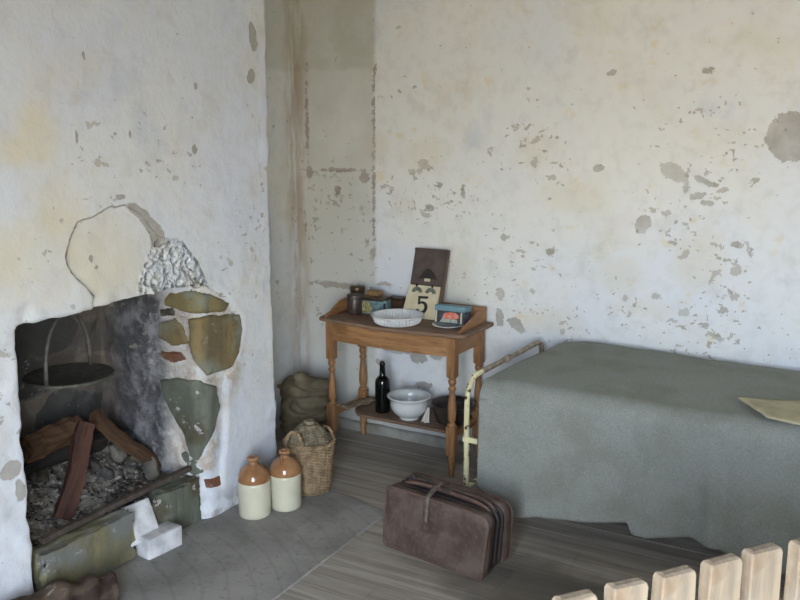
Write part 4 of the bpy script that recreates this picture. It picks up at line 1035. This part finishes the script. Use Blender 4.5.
so = o.modifiers.new('solid', 'SOLIDIFY'); so.thickness = .005; so.offset = -1
tag(o, 'grey wool blanket spread over the bed and hanging down to the floor', 'blanket')
# khaki cloth lying on the blanket at the right
M_kh = NT('khaki_folded_cloth'); _n = M_kh.noise(12, 4); M_kh.bump(M_kh.noise(90, 3), .3, .001); M_kh = M_kh.done(M_kh.mix(M_kh.ramp(_n, .35, .65), srgb(182, 174, 144), srgb(164, 156, 128)), .9, .15)
def topz(x, y):
    t = (4.17 - y) / (4.17 - (yn(x) + r_)); return .748 - .040 * t + .008 * math.sin(PI * max(0, min(1, t))) + fb(Vector((x, y, 0)), 2.5, 3) * .009 if t < 1 else .708 - (r_ - math.sqrt(max(0, r_ * r_ - (yn(x) + r_ - y) ** 2))) + fb(Vector((x, 3.5, 0)), 2.5, 3) * .009
v = []; f = []; nu, nv = 30, 16
A, B, Cc, D = Vector((-.475, 3.595)), Vector((-.345, 3.452)), Vector((.36, 3.47)), Vector((.34, 3.98))
A2 = Vector((-.50, 3.69))
for s_ in (0, 1):
    for i in range(nu + 1):
        for j in range(nv + 1):
            a, b = i / nu, j / nv; p = (B * (1 - a) + Cc * a) * (1 - b) + (A * (1 - a) + D * a) * b
            p.y += .03 * math.sin(PI * a * .9) * 0
            cu = .012 * math.exp(-((a) / .12) ** 2)
            v.append((p.x, p.y, topz(p.x, p.y) + .005 + cu + abs(fb(Vector((p.x, p.y, 3)), 7, 2)) * .006 + s_ * .005))
N = (nu + 1) * (nv + 1)
for i in range(nu):
    for j in range(nv): a = i * (nv + 1) + j; q = (a, a + nv + 1, a + nv + 2, a + 1); f += [tuple(reversed(q)), tuple(x + N for x in q)]
rim = [j for j in range(nv + 1)] + [i * (nv + 1) + nv for i in range(1, nu + 1)] + [nu * (nv + 1) + j for j in range(nv - 1, -1, -1)] + [i * (nv + 1) for i in range(nu - 1, 0, -1)]
for a, b in zip(rim, rim[1:] + rim[:1]): f.append((a, b, b + N, a + N))
tag(MB().add(v, f, True).build('folded_cloth', M_kh), 'pale khaki cloth lying on the grey blanket at the right edge', 'cloth')

# ------------------------------------------------------------------ picket fence
def pick():
    t = NT('bare_picket_wood'); v_ = t.scale(t.warp(.02, 6), (30, 30, 2.5)); n = t.noise(1.5, 5, vec=v_); g = t.noise(9, 4)
    col = t.mix(t.ramp(n, .35, .65), srgb(164, 148, 126), srgb(138, 126, 110)); col = t.mix(t.math('MULTIPLY', t.ramp(g, .5, .66), .6), col, srgb(128, 104, 82)); col = t.mix(t.math('MULTIPLY', t.ramp(t.noise(5, 3), .55, .7), .5), col, srgb(180, 172, 162))
    t.bump(n, .4, .003); return t.done(col, .75, .25)
M_pick = pick(); M_pickt = wood('picket_rail', (170, 150, 124), (150, 132, 110), (120, 98, 76), 0)
ang = math.atan2(.0975, .0773)
fe = thing('picket_fence', 'low fence of pale wooden pickets across the near right corner', 'fence', (-.401, 1.617, 0), ang)
rnd = random.Random(3)
for i in range(-4, 10):
    h = .903 + rnd.uniform(-.002, .002); w = .0435 + rnd.uniform(-.001, .001)
    m = bmesh.new(); bmesh.ops.create_cube(m, size=1)
    for vv_ in m.verts: vv_.co = Vector((vv_.co.x * 2 * w, vv_.co.y * .036, (vv_.co.z + .5) * h))
    te = [e for e in m.edges if all(q.co.z > h - .01 for q in e.verts)]
    bmesh.ops.bevel(m, geom=te, offset=.011, segments=2, profile=.5, affect='EDGES')
    bmesh.ops.bevel(m, geom=[e for e in m.edges if e.calc_face_angle(0) > 1.2], offset=.003, segments=1, affect='EDGES')
    bmesh.ops.subdivide_edges(m, edges=[e for e in m.edges if e.calc_length() > .2], cuts=8, use_grid_fill=True)
    for vv_ in m.verts: vv_.co += Vector(noise.noise_vector(vv_.co * 14 + Vector((i * 3.3, 0, 0)))) * .0022
    MB().bm(m).build('picket', M_pick, fe, (i * .1244, 0, .0), (rnd.uniform(-.008, .008), rnd.uniform(-.006, .006), rnd.uniform(-.01, .01)))
for z in (.22, .70): MB().box((-.56, .020, z - .035), (1.19, .055, z + .035), .004).build('rail', M_pickt, fe)

# finer pieces belong to the part they sit on
def under(root, piece, part):
    kids = list(root.children); p = [k for k in kids if k.name.split('.')[0] == part][0]
    for k in kids:
        if k.name.split('.')[0] == piece: k.parent = p
for root in [o for o in COL.objects if o.parent is None and o.type == 'EMPTY']:
    names = [k.name.split('.')[0] for k in root.children]
    for piece, part in (('medallion', 'body'), ('border', 'body'), ('red_figure', 'body'), ('pale_figure', 'body'), ('pale_stripe', 'body'), ('number_five', 'front_card'), ('date_window', 'card_stack'),
                        ('ring', 'card_stack'), ('dark_picture', 'upper_plate'), ('name_label', 'upper_plate'), ('buckle', 'strap'), ('piping', 'front_panel'), ('rear_piping', 'rear_panel'), ('braided_rim', 'woven_body')):
        if piece in names and part in names: under(root, piece, part)
# ------------------------------------------------------------------ outside and light
structure(MB().box((-14, -16, -.25), (14, YF - .3, -.05)).box((DX0 - .2, YF - .9, -.05), (DX1 + .2, YF - .3, -.01), .01).build('ground', plain('dry_yard', (150, 140, 118), (128, 120, 98), 3, .95)))
w = bpy.data.worlds.new('sky'); C.world = w; w.use_nodes = True; nt = w.node_tree; nt.nodes.clear()
wo = nt.nodes.new('ShaderNodeOutputWorld'); bgn = nt.nodes.new('ShaderNodeBackground'); sky = nt.nodes.new('ShaderNodeTexSky')
sky.sky_type = 'NISHITA'; sky.sun_disc = False; sky.sun_elevation = math.radians(48); sky.sun_rotation = math.radians(20); sky.dust_density = 3; sky.air_density = 1
mxn = nt.nodes.new('ShaderNodeMix'); mxn.data_type = 'RGBA'; mxn.inputs[0].default_value = .89; mxn.inputs[7].default_value = (.40, .40, .40, 1)
nt.links.new(sky.outputs[0], mxn.inputs[6]); nt.links.new(mxn.outputs[2], bgn.inputs[0]); nt.links.new(bgn.outputs[0], wo.inputs[0]); bgn.inputs[1].default_value = 9.
sl = bpy.data.lights.new('sun', 'SUN'); sl.energy = 30; sl.angle = .01; sl.color = (1, .94, .84); so_ = bpy.data.objects.new('sun', sl); COL.objects.link(so_)
so_.rotation_euler = Vector((.25, -.62, -.74)).to_track_quat('-Z', 'Y').to_euler()
pa = bpy.data.lights.new('doorway_portal', 'AREA'); pa.shape = 'RECTANGLE'; pa.size = DX1 - DX0; pa.size_y = DZ; pa.cycles.is_portal = True
po = bpy.data.objects.new('doorway_portal', pa); COL.objects.link(po); po.location = ((DX0 + DX1) / 2, YF - .3, DZ / 2); po.rotation_euler = (PI / 2, 0, 0)
C.view_settings.view_transform = 'Standard'; C.view_settings.look = 'None'; C.view_settings.gamma = 1; C.view_settings.use_curve_mapping = False
C.view_settings.exposure = 1.78
C.cycles.use_denoising = True; C.cycles.max_bounces = 10; C.cycles.diffuse_bounces = 7; C.cycles.sample_clamp_indirect = 6
